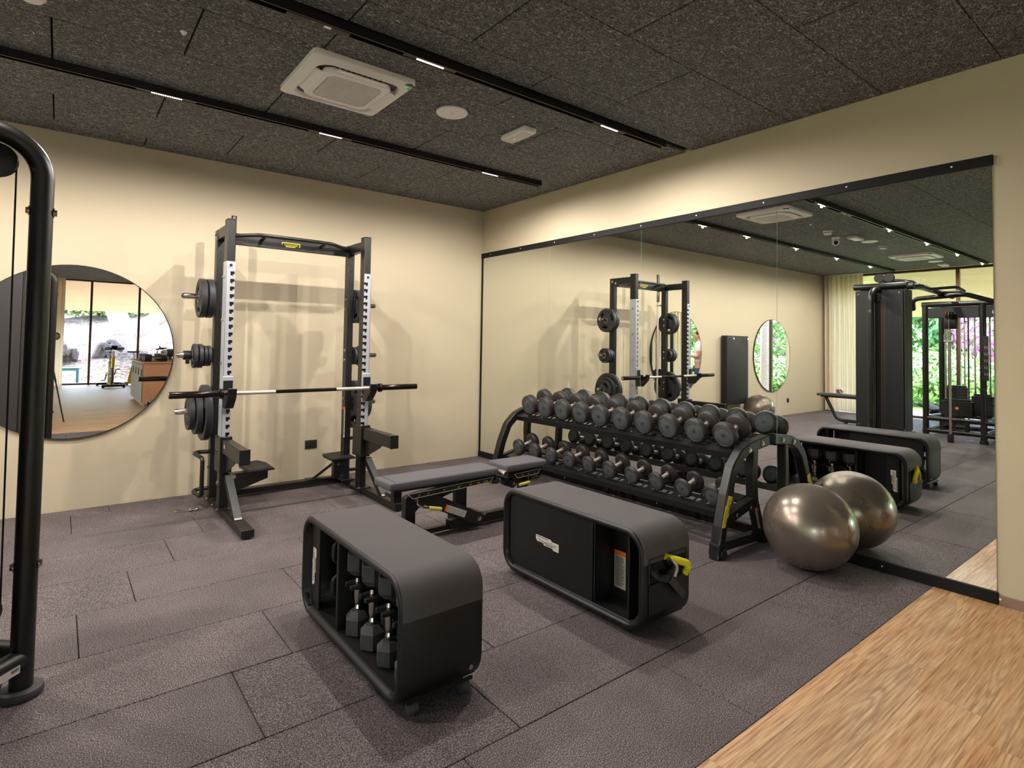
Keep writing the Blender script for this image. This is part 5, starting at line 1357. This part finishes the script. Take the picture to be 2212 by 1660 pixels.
m = MB(); m.bb(-6.60, -6.50, -3.22, -3.06, 1.72, 1.95, 0.01, 2); cg = m.build('pulley_carriage', BLACK, mg)
for yy in (-3.10, -3.135, -3.17): m = MB(); m.lathe([(-0.01, 0.0), (-0.01, 0.055), (0, 0.048), (0.01, 0.055), (0.01, 0.0)], (-6.47, yy, 1.93), 'y', 24); m.build('swivel_pulley', BRONZE if yy > -3.15 else BLACKM, cg)
hg = thing('triangle_grip', 'triangular cable grip hanging from the multi-gym pulley, seen in the mirror', 'handle', (-6.47, -3.13, 1.55))
m = MB(); m.tube([(-6.47, -3.19, 1.53), (-6.47, -3.19, 1.63), (-6.47, -3.145, 1.69), (-6.47, -3.115, 1.69), (-6.47, -3.07, 1.63), (-6.47, -3.07, 1.53)], 0.006, 8, bend=0.012); m.cyl((-6.47, -3.13, 1.69), (-6.47, -3.13, 1.88), 0.005, 8); m.build('steel_bracket', STEEL, hg)
m = MB(); m.cyl((-6.47, -3.195, 1.53), (-6.47, -3.065, 1.53), 0.014, 14); m.build('hand_grip', STEEL, hg)

# bench with rolled towel, roller bench
lb = thing('decline_bench', 'black padded bench on a curved steel frame in front of the cream curtain', 'weight bench', (-7.43, -1.25, 0))
m = MB(); m.box((-7.43, -1.22, 0.52), (0.28, 0.78, 0.05), 0.018, seg=3); m.build('bench_pad', UPHS, lb)
m = MB(); m.box((-7.43, -1.22, 0.485), (0.10, 0.70, 0.03), 0.004); m.build('pad_frame', BLACK, lb)
m = MB(); m.tube([(-7.43, -0.95, 0.47), (-7.43, -1.14, 0.08), (-7.43, -1.25, 0.055), (-7.43, -1.62, 0.055), (-7.43, -1.55, 0.47)], 0.03, 16, bend=0.13); m.build('curved_frame', BLACK, lb)
for x_, y_ in ((-7.43, -1.3), (-7.43, -1.58)): m = MB(); m.cyl((x_, y_, 0), (x_, y_, 0.055), 0.03, 14); m.build('foot', RUBBER, lb)
tw = thing('towel', 'rolled pale pink towel lying on the padded bench by the curtain', 'towel', (-7.43, -1.2, 0.545))
m = MB(); sp = []
for k in range(70): a = k * 0.28; rr_ = 0.016 + 0.0024 * a; sp.append((rr_ * math.cos(a), rr_ * math.sin(a)))
m2 = bmesh.new()
A = [m.bm.verts.new((p[0], -0.13, p[1])) for p in sp]; B = [m.bm.verts.new((p[0], 0.13, p[1])) for p in sp]; A2 = [m.bm.verts.new((p[0] * 0.95, -0.13, p[1] * 0.95)) for p in sp]; B2 = [m.bm.verts.new((p[0] * 0.95, 0.13, p[1] * 0.95)) for p in sp]
for k in range(69): m.face([A[k], A[k + 1], B[k + 1], B[k]]); m.face([A2[k], B2[k], B2[k + 1], A2[k + 1]]); m.face([A[k], A2[k], A2[k + 1], A[k + 1]]); m.face([B[k], B[k + 1], B2[k + 1], B2[k]])
m2.free(); q = m.build('rolled_cloth', TOWEL, tw, world=False); q.location = (0, 0, 0.055); q.rotation_euler = (0, 0, 1.3)
rb = thing('roller_bench', 'low black bench with foam leg rollers between the cable column and multi-gym', 'weight bench', (-8.3, -2.55, 0))
for (x_, y_, z_) in ((-8.25, -2.62, 0.40), (-8.37, -2.68, 0.40), (-8.27, -2.60, 0.14), (-8.39, -2.66, 0.14)): m = MB(); m.cyl((x_ - 0.02, y_ + 0.02, z_), (x_ + 0.1, y_ - 0.2, z_), 0.085, 22, b=0.015); m.build('foam_roller', RUBBER, rb)
m = MB(); m.beam((-8.15, -2.4, 0.28), (-8.55, -3.2, 0.28), 0.07, 0.05); m.beam((-8.30, -2.66, 0.05), (-8.35, -2.72, 0.42), 0.05, 0.05); m.beam((-8.05, -2.45, 0.035), (-8.55, -3.05, 0.035), 0.07, 0.05); m.build('frame', BLACK, rb)
m = MB(); m.box((-8.2, -2.42, 0.37), (0.28, 0.3, 0.05), 0.015, rot=(0.3, 0, 0.5), seg=2); m.build('seat_pad', UPHS, rb)

# ------------------------------------------------------------------ CURTAINS
def curtain(p0, p1, n, label, z0=0.02, z1=3.02, seed=1):
    o = thing('curtain', label, 'curtain', (p0[0], p0[1], 0)); rr_ = random.Random(seed)
    p0, p1 = V(*p0, 0), V(*p1, 0); d = (p1 - p0).normalized(); L = (p1 - p0).length; nn = V(-d.y, d.x, 0)
    m = MB(); cols = n * 8; rows_ = [z0, 0.8, 1.6, 2.4, z1]; ph = [rr_.uniform(-0.5, 0.5) for _ in range(n + 1)]
    G = []
    for z_ in rows_:
        row = []
        for i in range(cols + 1):
            t_ = i / cols; a = 2 * PI * n * t_; am = 0.045 + 0.012 * math.sin(3 * t_ * PI + z_) 
            row.append(m.bm.verts.new(p0 + d * (L * t_ + 0.012 * math.sin(a + ph[int(t_ * n)])) + nn * (am * math.sin(a + 0.15 * z_)) + V(0, 0, z_)))
        G.append(row)
    for A, B in zip(G, G[1:]):
        for i in range(cols): m.face([A[i], A[i + 1], B[i + 1], B[i]])
    m.build('pleated_cloth', CURT, o, ang=180)
    m = MB(); m.beam(p0 + V(0, 0, z1 + 0.01), p1 + V(0, 0, z1 + 0.01), 0.03, 0.012); m.build('curtain_rail', WHITE, o)
    return o
curtain((XL + 0.12, -0.06), (XL + 0.12, -0.86), 8, 'cream pleated curtain gathered in the corner beside the back wall', seed=2)
curtain((-5.25, YB + 0.12), (-4.02, YB + 0.12), 9, 'cream pleated curtain on the rear glass wall, next to spin bikes', seed=4)
curtain((XL + 0.12, -3.7), (XL + 0.12, -5.2), 14, 'cream pleated curtain gathered halfway along the left glass wall', seed=5)
curtain((-9.2, YB + 0.12), (-8.1, YB + 0.12), 9, 'cream pleated curtain in the rear left corner of the gym', seed=6)

# ------------------------------------------------------------------ SPIN BIKES, CABINET
def bike(x, y, rz, label):
    o = thing('spin_bike', label, 'exercise bike', (x, y, 0), rz, 'spin bikes by the rear window')
    def P(nm, mt, fn, par=None):
        m = MB(); fn(m); return m.build(nm, mt, par or o, world=False)
    for s_ in (-0.48, 0.48): P('floor_bar', BLACK, lambda m: m.bb(s_ - 0.045, s_ + 0.045, -0.27, 0.27, 0.03, 0.09, 0.01)); P('foot_pad', RUBBER, lambda m: [m.cyl((s_, e, 0), (s_, e, 0.035), 0.03, 12) for e in (-0.24, 0.24)])
    P('base_beam', BIKEY, lambda m: m.beam((-0.48, 0, 0.08), (0.48, 0, 0.08), 0.06, 0.05))
    P('rear_frame', BIKEY, lambda m: m.beam((-0.35, 0, 0.1), (-0.22, 0, 0.72), 0.05, 0.12))
    P('front_frame', BIKEY, lambda m: m.prism([(0.15, 0.1), (0.30, 0.1), (0.28, 0.45), (0.36, 0.85), (0.24, 0.87), (0.05, 0.45), (-0.28, 0.70), (-0.32, 0.62), (0.02, 0.32)], 'xz', -0.03, 0.03, 0.008))
    fw_ = P('flywheel', UPHS, lambda m: m.lathe([(-0.02, 0.0), (-0.02, 0.2), (-0.014, 0.225), (0.014, 0.225), (0.02, 0.2), (0.02, 0.0)], (0.40, 0.055, 0.32), 'y', 40))
    P('flywheel_label', BIKEY, lambda m: m.bb(0.30, 0.50, 0.076, 0.079, 0.30, 0.335), fw_)
    P('chain_guard', BIKEY, lambda m: m.box((0.0, 0.075, 0.36), (0.42, 0.03, 0.11), 0.012))
    P('crank', BLACK, lambda m: [m.beam((-0.05, 0.1, 0.33), (-0.12, 0.12, 0.18), 0.02, 0.03), m.beam((-0.05, -0.09, 0.33), (0.02, -0.11, 0.48), 0.02, 0.03)])
    P('pedal', BLACK, lambda m: m.box((-0.12, 0.17, 0.17), (0.10, 0.09, 0.03), 0.008)); P('pedal', BLACK, lambda m: m.box((0.02, -0.16, 0.49), (0.10, 0.09, 0.03), 0.008))
    P('seat_post', CHROME, lambda m: m.cyl((-0.22, 0, 0.68), (-0.28, 0, 0.95), 0.018, 12))
    P('saddle', BLACKM, lambda m: m.prism([(-0.42, -0.09), (-0.42, 0.09), (-0.34, 0.085), (-0.22, 0.03), (-0.12, 0.022), (-0.12, -0.022), (-0.22, -0.03), (-0.34, -0.085)], 'xy', 0.95, 0.99, 0.015))
    P('handlebar_post', CHROME, lambda m: m.cyl((0.30, 0, 0.82), (0.33, 0, 1.02), 0.018, 12))
    P('handlebar', BLACKM, lambda m: [m.tube([(0.34, -0.22, 1.05), (0.52, -0.20, 1.10), (0.54, -0.06, 1.08), (0.36, 0.0, 1.04), (0.54, 0.06, 1.08), (0.52, 0.20, 1.10), (0.34, 0.22, 1.05)], 0.017, 10, bend=0.05), m.tube([(0.36, -0.2, 1.05), (0.36, 0.2, 1.05)], 0.015, 10)])
    P('display_unit', BLACKM, lambda m: m.box((0.40, 0, 1.11), (0.03, 0.14, 0.09), 0.008, rot=(0, -0.5, 0)))
bike(-2.95, -13.8, R(85), 'yellow spin bike seen head-on by the rear window, reflected in the round mirror')
bike(-2.15, -14.0, R(20), 'yellow spin bike seen side-on beside the cabinet, reflected in the round mirror')
cb = thing('cabinet', 'reddish wood cabinet with taupe doors in the middle of the plank floor', 'cabinet', (-2.0, -8.8, 0))
m = MB(); m.bb(-2.78, -1.2, -9.9, -7.75, 0.06, 0.87, 0.004); m.build('carcass', CABW, cb)
m = MB(); m.bb(-2.74, -1.24, -9.86, -7.79, 0.0, 0.06); m.build('plinth', CABS, cb)
m = MB(); m.bb(-2.82, -1.16, -9.94, -7.71, 0.87, 0.905, 0.006); m.build('cabinet_top', CABW, cb)
for k in range(4): m = MB(); m.bb(-2.80, -2.78, -9.88 + 0.535 * k, -9.36 + 0.535 * k, 0.09, 0.85, 0.003); dd = m.build('door', CABS, cb); m = MB(); m.bb(-2.815, -2.80, -9.42 + 0.535 * k, -9.40 + 0.535 * k, 0.62, 0.76, 0.003); m.build('handle', BRONZE, dd)
for k in range(5):
    o = thing('hex_dumbbell', 'black hex dumbbell lying on the cabinet top, %s from the near corner' % ('first', 'second', 'third', 'fourth', 'fifth')[k], 'dumbbell', (-2.55, -7.92 - 0.24 * k, 0.905), 0, 'dumbbells on the cabinet')
    m = MB()
    for s_ in (-1, 1): m.cyl((s_ * 0.08, 0, 0.075), (s_ * 0.2, 0, 0.075), 0.075, 6)
    m.build('hex_heads', RUBBER, o, world=False, smooth=False)
    m = MB(); m.cyl((-0.09, 0, 0.075), (0.09, 0, 0.075), 0.017, 14); m.build('handle', CHROME, o, world=False)
for k, (x_, y_, h_) in enumerate(((-2.05, -7.95, 0.2), (-1.85, -8.0, 0.16), (-1.65, -7.93, 0.22))):
    o = thing('kettlebell', 'grey kettlebell on the cabinet top, %s' % ('left of three', 'middle of three', 'right of three')[k], 'kettlebell', (x_, y_, 0.905), 0, 'kettlebells on the cabinet')
    m = MB(); m.sph((0, 0, h_ * 0.42), h_ * 0.42, 20, 12); m.build('bell_body', UPHS, o, world=False)
    m = MB(); m.tube([(-0.045, 0, h_ * 0.65), (-0.05, 0, h_ * 1.1), (0.05, 0, h_ * 1.1), (0.045, 0, h_ * 0.65)], 0.014, 10, bend=0.03); m.build('handle', STEEL, o, world=False)

# ------------------------------------------------------------------ PHOTOGRAPHER'S CAMERA ON A TRIPOD (seen in the round mirror) AND THE PERSON
tp = thing('tripod_camera', 'camera with round glass lens on a tripod, reflected beside the column in the round mirror', 'camera', (CAMLOC.x - fw.x * 0.2, CAMLOC.y - fw.y * 0.2, 0))
c0 = CAMLOC - fw * 0.06
m = MB(); m.cyl(c0, c0 - fw * 0.10, 0.06, 28, r2=0.045, b=0.003); ln = m.build('lens_barrel', BLACKM, tp)
m = MB(); m.sph(c0 - fw * 0.030, 0.056, 24, 14, sc=(1, 1, 1)); m.build('front_glass', LENSG, ln)
rm_ = Matrix((rt2, up2, -fw)).transposed()
m = MB(); m.box(c0 - fw * 0.14, (0.145, 0.10, 0.075), 0.012, rot=rm_, seg=2); m.box(c0 - fw * 0.13 + up2 * 0.06, (0.06, 0.035, 0.06), 0.008, rot=rm_); m.build('camera_body', BLACKM, tp)
hc = c0 - fw * 0.14 - V(0, 0, 0.055)
m = MB(); m.cyl(hc, hc - V(0, 0, 0.10), 0.026, 18); m.build('tripod_head', BLACK, tp)
m = MB(); m.cyl(hc - V(0, 0, 0.1), hc - V(0, 0, 0.45), 0.014, 14); m.build('centre_column', STEEL, tp)
for k in range(3):
    a = R(96 + 120 * k); top_ = hc - V(0, 0, 0.16); bot_ = V(hc.x + 0.24 * math.cos(a), hc.y + 0.24 * math.sin(a), 0.01)
    m = MB(); m.cyl(top_, top_.lerp(bot_, 0.45), 0.014, 12); m.cyl(top_.lerp(bot_, 0.4), bot_, 0.010, 12); m.sph(bot_ , 0.014, 10, 6); m.build('tripod_leg', BLACK, tp)

def skin_body(name, joints, bones, mt, parent, sub=2, root=0):
    me = bpy.data.meshes.new(name); me.from_pydata([j[0] for j in joints], bones, []); o = bpy.data.objects.new(name, me); COL.objects.link(o)
    mo = o.modifiers.new('skin', 'SKIN'); mo.use_smooth_shade = True
    for i, j in enumerate(joints):
        sv = me.skin_vertices[0].data[i]; r = j[1]; sv.radius = (r, r) if not isinstance(r, tuple) else r; sv.use_root = (i == root)
    so = o.modifiers.new('sub', 'SUBSURF'); so.levels = sub; so.render_levels = sub
    dg = bpy.context.evaluated_depsgraph_get(); dg.update()
    m2_ = bpy.data.meshes.new_from_object(o.evaluated_get(dg)); bpy.data.objects.remove(o); bpy.data.meshes.remove(me)
    m2_.name = name; m2_.materials.clear(); m2_.materials.append(mt)
    for p in m2_.polygons: p.use_smooth = True
    q = bpy.data.objects.new(name, m2_); COL.objects.link(q); q.parent = parent; return q
pe = thing('person', 'man in white t-shirt and blue jeans looking down at a phone in both hands', 'person', (-7.66, -2.02, 0), R(25))
# body faces local -y
J = [((0, 0.0, 0.95), (0.15, 0.10)), ((0, 0.0, 1.12), (0.145, 0.095)), ((0, 0.01, 1.32), (0.165, 0.105)), ((0, 0.01, 1.45), (0.10, 0.075)), ((0, 0.0, 1.53), 0.055), ((0, -0.015, 1.60), 0.06),
     ((-0.095, 0, 0.86), 0.088), ((-0.11, -0.015, 0.48), 0.055), ((-0.12, 0.02, 0.09), 0.040), ((-0.13, -0.13, 0.04), (0.045, 0.03)),
     ((0.095, 0, 0.86), 0.088), ((0.11, -0.015, 0.48), 0.055), ((0.12, 0.02, 0.09), 0.040), ((0.13, -0.13, 0.04), (0.045, 0.03)),
     ((-0.19, 0.01, 1.43), 0.058), ((-0.24, 0.03, 1.15), 0.042), ((-0.10, -0.20, 1.17), 0.030), ((-0.06, -0.26, 1.20), 0.026),
     ((0.19, 0.01, 1.43), 0.058), ((0.24, 0.03, 1.15), 0.042), ((0.10, -0.20, 1.17), 0.030), ((0.06, -0.26, 1.20), 0.026)]
Bn = [(0, 1), (1, 2), (2, 3), (3, 4), (4, 5), (0, 6), (6, 7), (7, 8), (8, 9), (0, 10), (10, 11), (11, 12), (12, 13), (3, 14), (14, 15), (15, 16), (16, 17), (3, 18), (18, 19), (19, 20), (20, 21)]
skin_body('body', J, Bn, SKIN, pe)
m = MB(); m.sph((0, -0.02, 1.645), 0.078, 24, 18, sc=(0.95, 1.15, 1.42)); m.sph((0, -0.115, 1.63), 0.016, 10, 8, sc=(0.8, 1.2, 1.5))
m.sph((-0.078, -0.01, 1.64), 0.022, 10, 8, sc=(0.4, 0.8, 1.4)); m.sph((0.078, -0.01, 1.64), 0.022, 10, 8, sc=(0.4, 0.8, 1.4)); m.build('head', SKIN, pe, world=False, ang=80)
m = MB(); m.sph((-0.03, -0.098, 1.655), 0.010, 8, 6); m.sph((0.03, -0.098, 1.655), 0.010, 8, 6); m.build('eyes', PRINT, pe, world=False)
m = MB(); m.sph((0, -0.099, 1.592), 0.016, 10, 6, sc=(1.3, 0.5, 0.35)); m.build('mouth', mat('lips', srgb(160, 90, 80), 0.5), pe, world=False)
m = MB(); m.sph((0, 0.005, 1.685), 0.085, 24, 14, sc=(1.0, 1.12, 1.05)); m.build('hair', HAIR, pe, world=False)
skin_body('t_shirt', [((0, 0, 0.93), (0.175, 0.125)), ((0, 0, 1.12), (0.165, 0.115)), ((0, 0.01, 1.32), (0.182, 0.122)), ((0, 0.01, 1.46), (0.105, 0.082)), ((-0.19, 0.01, 1.43), 0.072), ((-0.225, 0.025, 1.24), 0.062), ((0.19, 0.01, 1.43), 0.072), ((0.225, 0.025, 1.24), 0.062)],
          [(0, 1), (1, 2), (2, 3), (3, 4), (4, 5), (3, 6), (6, 7)], SHIRT, pe)
skin_body('jeans', [((0, 0, 0.98), (0.165, 0.115)), ((-0.095, 0, 0.84), 0.100), ((-0.11, -0.012, 0.48), 0.070), ((-0.12, 0.02, 0.10), 0.058), ((0.095, 0, 0.84), 0.100), ((0.11, -0.012, 0.48), 0.070), ((0.12, 0.02, 0.10), 0.058)],
          [(0, 1), (1, 2), (2, 3), (0, 4), (4, 5), (5, 6)], JEANS, pe)
for s_ in (-1, 1):
    m = MB(); m.box((s_ * 0.125, -0.05, 0.045), (0.10, 0.27, 0.085), 0.03, seg=3); m.build('shoe', WHITE, pe, world=False)
    hb_ = V(s_ * 0.055, -0.265, 1.205)
    for k in range(4):
        a = hb_ + V(s_ * 0.0, -0.012, 0.018 * (1.5 - k)); L1 = (0.034, 0.038, 0.035, 0.028)[k]
        skin_body('finger', [(a, 0.009), (a + V(-s_ * 0.008, -L1, 0), 0.0085), (a + V(-s_ * (0.008 + L1 * 0.8), -L1 * 1.1, 0), 0.0075)], [(0, 1), (1, 2)], SKIN, pe, 1)
    a = hb_ + V(-s_ * 0.01, 0.0, 0.03); skin_body('thumb', [(a, 0.0105), (a + V(-s_ * 0.012, -0.022, 0.018), 0.0095), (a + V(-s_ * 0.03, -0.03, 0.016), 0.008)], [(0, 1), (1, 2)], SKIN, pe, 1)
ph = thing('phone', 'small dark phone held in both hands by the man in the white t-shirt', 'phone', (-7.66, -2.02, 0), R(25))
m = MB(); m.box((0, -0.285, 1.225), (0.075, 0.012, 0.14), 0.003, rot=(-0.5, 0, 0)); m.build('phone_body', PRINT, ph, world=False)
# ------------------------------------------------------------------ OUTDOORS
m = MB(); m.bb(-60, 40, -0.2, 60, -0.30, -0.16); struct('ground_back', m.build('ground', GRASS))
m = MB(); m.bb(-60, XL - 0.5, -16.5, -0.2, -0.30, -0.1); struct('ground_left', m.build('ground', GRASS))
m = MB(); m.bb(XL - 1.9, XL - 0.1, -17, 0.3, -0.2, -0.03); struct('terrace_left', m.build('terrace', PAVE))
m = MB(); m.bb(-60, 30, -17.4, YB - 0.1, -0.25, -0.04); struct('terrace_rear', m.build('terrace', PAVE))
m = MB(); m.bb(XL - 0.4, XL - 0.0, -0.2, 0.25, -0.1, H + 0.3); struct('wall_corner', m.build('wall_corner', WALL))
# mulch slope rising away behind the rear terrace
def slope(name, x0, x1, y0, y1, fn, nx, ny, mt):
    m = MB(); G = [[m.bm.verts.new((x0 + (x1 - x0) * i / nx, y0 + (y1 - y0) * j / ny, fn(x0 + (x1 - x0) * i / nx, y0 + (y1 - y0) * j / ny))) for i in range(nx + 1)] for j in range(ny + 1)]
    for j in range(ny):
        for i in range(nx): m.face([G[j][i], G[j][i + 1], G[j + 1][i + 1], G[j + 1][i]])
    return struct(name, m.build(name, mt, ang=180))
def hz(x, y):
    d = -17.4 - y
    return -0.06 + 3.6 * (1 - math.exp(-max(0, d) / 11)) * (1 + 0.10 * math.sin(x * 0.5 + 1)) + 0.10 * math.sin(x * 1.7 + y) * min(1, max(0, d)) 
slope('mulch_slope', -50, 30, -17.4, -50, hz, 80, 40, MULCH)

def leaves(mb, c, rad, n, size, rnd, shell=0.6):
    for _ in range(n):
        while True:
            p = V(rnd.uniform(-1, 1), rnd.uniform(-1, 1), rnd.uniform(-1, 1))
            if shell < p.length < 1: break
        q = V(c) + V(p.x * rad[0], p.y * rad[1], p.z * rad[2]); s_ = size * rnd.uniform(0.6, 1.3)
        nrm = (p.normalized() + V(rnd.uniform(-.7, .7), rnd.uniform(-.7, .7), rnd.uniform(-.2, 1.0))).normalized()
        a = nrm.orthogonal().normalized(); a = Matrix.Rotation(rnd.uniform(0, 6.28), 3, nrm) @ a; b_ = nrm.cross(a)
        mb.add([q - a * s_, q + b_ * s_ * 0.45, q + a * s_, q - b_ * s_ * 0.45], [(0, 1, 2, 3)])
def shrub(x, y, z, rad, n, size, label, mt=LEAF, seed=1, pink=0):
    o = thing('shrub', label, 'shrub', (x, y, z)); rnd = random.Random(seed)
    m = MB(); 
    for k in range(5):
        c = (x + rnd.uniform(-.45, .45) * rad[0], y + rnd.uniform(-.45, .45) * rad[1], z + rad[2] * rnd.uniform(0.7, 1.0)); leaves(m, c, (rad[0] * .7, rad[1] * .7, rad[2] * .85), n // 5, size, rnd)
    m.build('foliage', mt, o, smooth=False, kind='stuff')
    m = MB()
    for k in range(4): m.tube([(x, y, z - 0.2), (x + rnd.uniform(-.3, .3) * rad[0], y + rnd.uniform(-.3, .3) * rad[1], z + rad[2])], 0.03, 6)
    m.build('stems', BARKD, o)
    if pink:
        m = MB(); leaves(m, (x, y, z + rad[2] * 1.2), (rad[0] * 1.02, rad[1] * 1.02, rad[2] * 0.9), pink, size * 0.8, rnd, 0.8); m.build('magenta_flowers', PINKL, o, smooth=False, kind='stuff')
    return o
def tree(x, y, z, pts, r0, label, crown=None, mt=BARK, lm=LEAFD, seed=1):
    o = thing('tree', label, 'tree', (x, y, z)); rnd = random.Random(seed)
    for k, (br, ra, rb_) in enumerate(pts):
        P = rounded([V(x, y, z) + V(p) for p in br], 0.5, 5); m = MB(); rings = []
        for i, p in enumerate(P):
            d = (P[min(len(P) - 1, i + 1)] - P[max(0, i - 1)]).normalized(); u = V(0, 1, 0); u = (u - d * u.dot(d)).normalized(); v = d.cross(u); rr_ = ra + (rb_ - ra) * i / (len(P) - 1)
            rings.append([m.bm.verts.new(p + (u * math.cos(a) + v * math.sin(a)) * rr_ * (1 + 0.08 * rnd.uniform(-1, 1))) for a in [2 * PI * q / 12 for q in range(12)]])
        for A, B in zip(rings, rings[1:]):
            for q in range(12): m.face([A[q], A[(q + 1) % 12], B[(q + 1) % 12], B[q]])
        m.build('trunk' if k == 0 else 'branch', mt, o, ang=90)
    if crown:
        m = MB()
        for c, rad, n in crown: leaves(m, V(x, y, z) + V(c), rad, n, 0.12, rnd, 0.3)
        m.build('crown', lm, o, smooth=False, kind='stuff')
    return o
# rear slope planting
tree(-2.2, -20.5, 1.0, [([(0, 0, -0.4), (0.0, 0, 0.5), (-0.35, -0.2, 1.6), (-0.45, -0.3, 3.5)], 0.42, 0.25), ([(0, 0, 0.3), (1.0, 0, 1.1), (2.4, 0.2, 2.0), (4.0, 0.2, 3.2)], 0.30, 0.2)], 0.4, 'pale smooth-barked forked tree on the mulch slope', [((-0.6, 0, 5.5), (2.5, 2, 1.4), 1500), ((4.5, 0, 4.6), (2, 2, 1.2), 1200)], seed=3)
st_ = thing('tree_stump', 'weathered dark root stump on the slope left of the forked tree', 'stump', (-3.7, -19.8, 0.7)); rs = random.Random(8); m = MB()
for k in range(14): a = rs.uniform(-1.2, 1.2); m.tube([(-3.7 + a * 0.6, -19.8, 0.4), (-3.7 + a + rs.uniform(-.2, .2), -19.7 + rs.uniform(-.2, .2), 0.8 + rs.uniform(0.1, 0.5)), (-3.7 + a * 1.2, -19.6, 0.75 + rs.uniform(-.2, .6))], rs.uniform(0.06, 0.14), 7, bend=0.1)
m.build('root_mass', BARKD, st_, kind='stuff')
for k, (x_, y_, rd, n, s_, lb_) in enumerate(((-6.2, -19.5, (1.1, 0.9, 0.5), 2600, 0.08, 'low green ground-cover shrub on the slope beside the curtain'), (0.6, -21.5, (0.9, 0.8, 0.5), 1600, 0.1, 'small green shrub right of the forked tree on the slope'),
                                    (-7.0, -29, (3.2, 2, 1.6), 5000, 0.16, 'tall green hedge shrub at the top of the slope, left end'), (-2.5, -31, (3.4, 2, 1.5), 5000, 0.16, 'tall green hedge shrub at the top of the slope, centre'), (2.5, -30, (3.4, 2, 1.4), 5000, 0.16, 'tall green hedge shrub at the top of the slope, right end'))):
    shrub(x_, y_, hz(x_, y_) - 0.05, rd, n, s_, lb_, LEAF if k % 2 else LEAFD, seed=20 + k)
tree(-9.5, -24, 2.0, [([(0, 0, -0.5), (0.2, 0, 2.5), (0.3, 0, 5)], 0.22, 0.16)], 0.2, 'slim dark tree trunk at the top left of the slope', [((0.3, 0, 5.2), (2.5, 2, 1.5), 2200)], BARKD, seed=5)
o = thing('garden_stool', 'teal plastic stool on the white terrace outside the rear window', 'stool', (-3.9, -16.6, -0.04))
m = MB(); m.box((-3.9, -16.6, 0.38), (0.62, 0.45, 0.10), 0.045, seg=3); m.build('stool_seat', TEAL, o)
for sx_ in (-0.26, 0.26): m = MB(); m.box((-3.9 + sx_, -16.6, 0.15), (0.07, 0.40, 0.38), 0.02, seg=2); m.build('stool_leg', TEAL, o)
# garden beyond the left glass wall
gx = XL - 4.5
specs = [(gx, -0.6, (1.6, 1.5, 0.9), 'bright green leafy shrub nearest the curtained corner'), (gx - 0.3, -3.0, (1.6, 1.5, 0.75), 'bright green leafy shrub outside, behind the cable column'), (gx, -5.2, (1.6, 1.5, 0.75), 'bright green leafy shrub outside, behind the multi-gym'),
         (gx - 0.2, -8.0, (1.8, 1.7, 0.8), 'bright green leafy shrub outside the middle of the left glass wall'), (gx, -11.2, (1.8, 1.7, 0.85), 'bright green leafy shrub outside the far end of the left glass wall')]
for k, (x_, y_, rd, lb_) in enumerate(specs): shrub(x_, y_, -0.1, rd, 5200, 0.085, lb_, LEAF, seed=40 + k)
shrub(gx - 4.2, -2.4, -0.1, (2.2, 2.2, 1.7), 6500, 0.12, 'bougainvillea with magenta flowers behind the green shrubs', LEAF, 60, pink=3200)
shrub(gx - 4.2, 2.5, -0.1, (2.4, 2.4, 1.9), 6500, 0.13, 'tall dark green bush behind the corner shrubs', LEAFD, 61)
shrub(gx - 4.6, -7.5, -0.1, (2.6, 2.6, 2.1), 7000, 0.13, 'tall green bush behind the middle shrubs', LEAF, 62, pink=500)
shrub(gx - 4.6, -13.0, -0.1, (2.6, 2.6, 2.1), 7000, 0.13, 'tall green bush at the rear corner of the garden', LEAFD, 63)
for k, y_ in enumerate((8, 1, -6, -13)): shrub(gx - 11, y_, -0.1, (4.5, 4.5, 3.2), 8000, 0.22, 'large background tree mass at the garden edge, %s' % ('first from the back', 'second from the back', 'third from the back', 'last')[k], LEAFD if k % 2 else LEAF, 70 + k)
tree(gx + 0.6, -3.3, 0.0, [([(0, 0.6, 0.0), (-0.3, 0, 0.55), (-0.6, -0.9, 1.1), (-0.6, -1.3, 2.6)], 0.09, 0.06)], 0.1, 'leaning pale trunk crossing the bright shrubs outside', None, seed=9)
def palm(x, y, h, r, label, seed):
    o = thing('palm_tree', label, 'palm tree', (x, y, -0.1)); rnd = random.Random(seed)
    m = MB(); m.lathe([(-0.1, r * 1.5), (0.2, r * 1.15), (1.0, r), (h, r * 0.85)], (x, y, 0), 'z', 24); m.build('trunk', BARK, o)
    m = MB()
    for k in range(26):
        a = rnd.uniform(0, 6.28); el = rnd.uniform(-0.3, 1.2); L = rnd.uniform(1.6, 2.3); P = [V(x, y, h) + V(math.cos(a) * L * t_, math.sin(a) * L * t_, L * (math.sin(el) * t_ - 0.75 * t_ * t_)) for t_ in [i / 7 for i in range(8)]]
        sd_ = V(-math.sin(a), math.cos(a), 0)
        for i in range(1, 7):
            for e in (-1, 1):
                for f in (0, 0.5):
                    b0 = P[i].lerp(P[i + 1], f); tip = b0 + sd_ * e * 0.5 * math.sin(PI * (i + f) / 8) + (P[i + 1] - P[i]) * 0.9 - V(0, 0, 0.12); m.add([b0, b0 + (P[i + 1] - P[i]) * 0.18, tip], [(0, 1, 2)])
        m.tube(P, 0.014, 4)
    m.build('fronds', LEAF, o, smooth=False, kind='stuff')
palm(XL - 3.2, -3.1, 5.2, 0.16, 'palm with a smooth pale trunk outside the left glass wall', 3)
palm(XL - 7.0, -9.5, 4.0, 0.2, 'palm with a thick trunk in the garden behind the shrubs', 4)
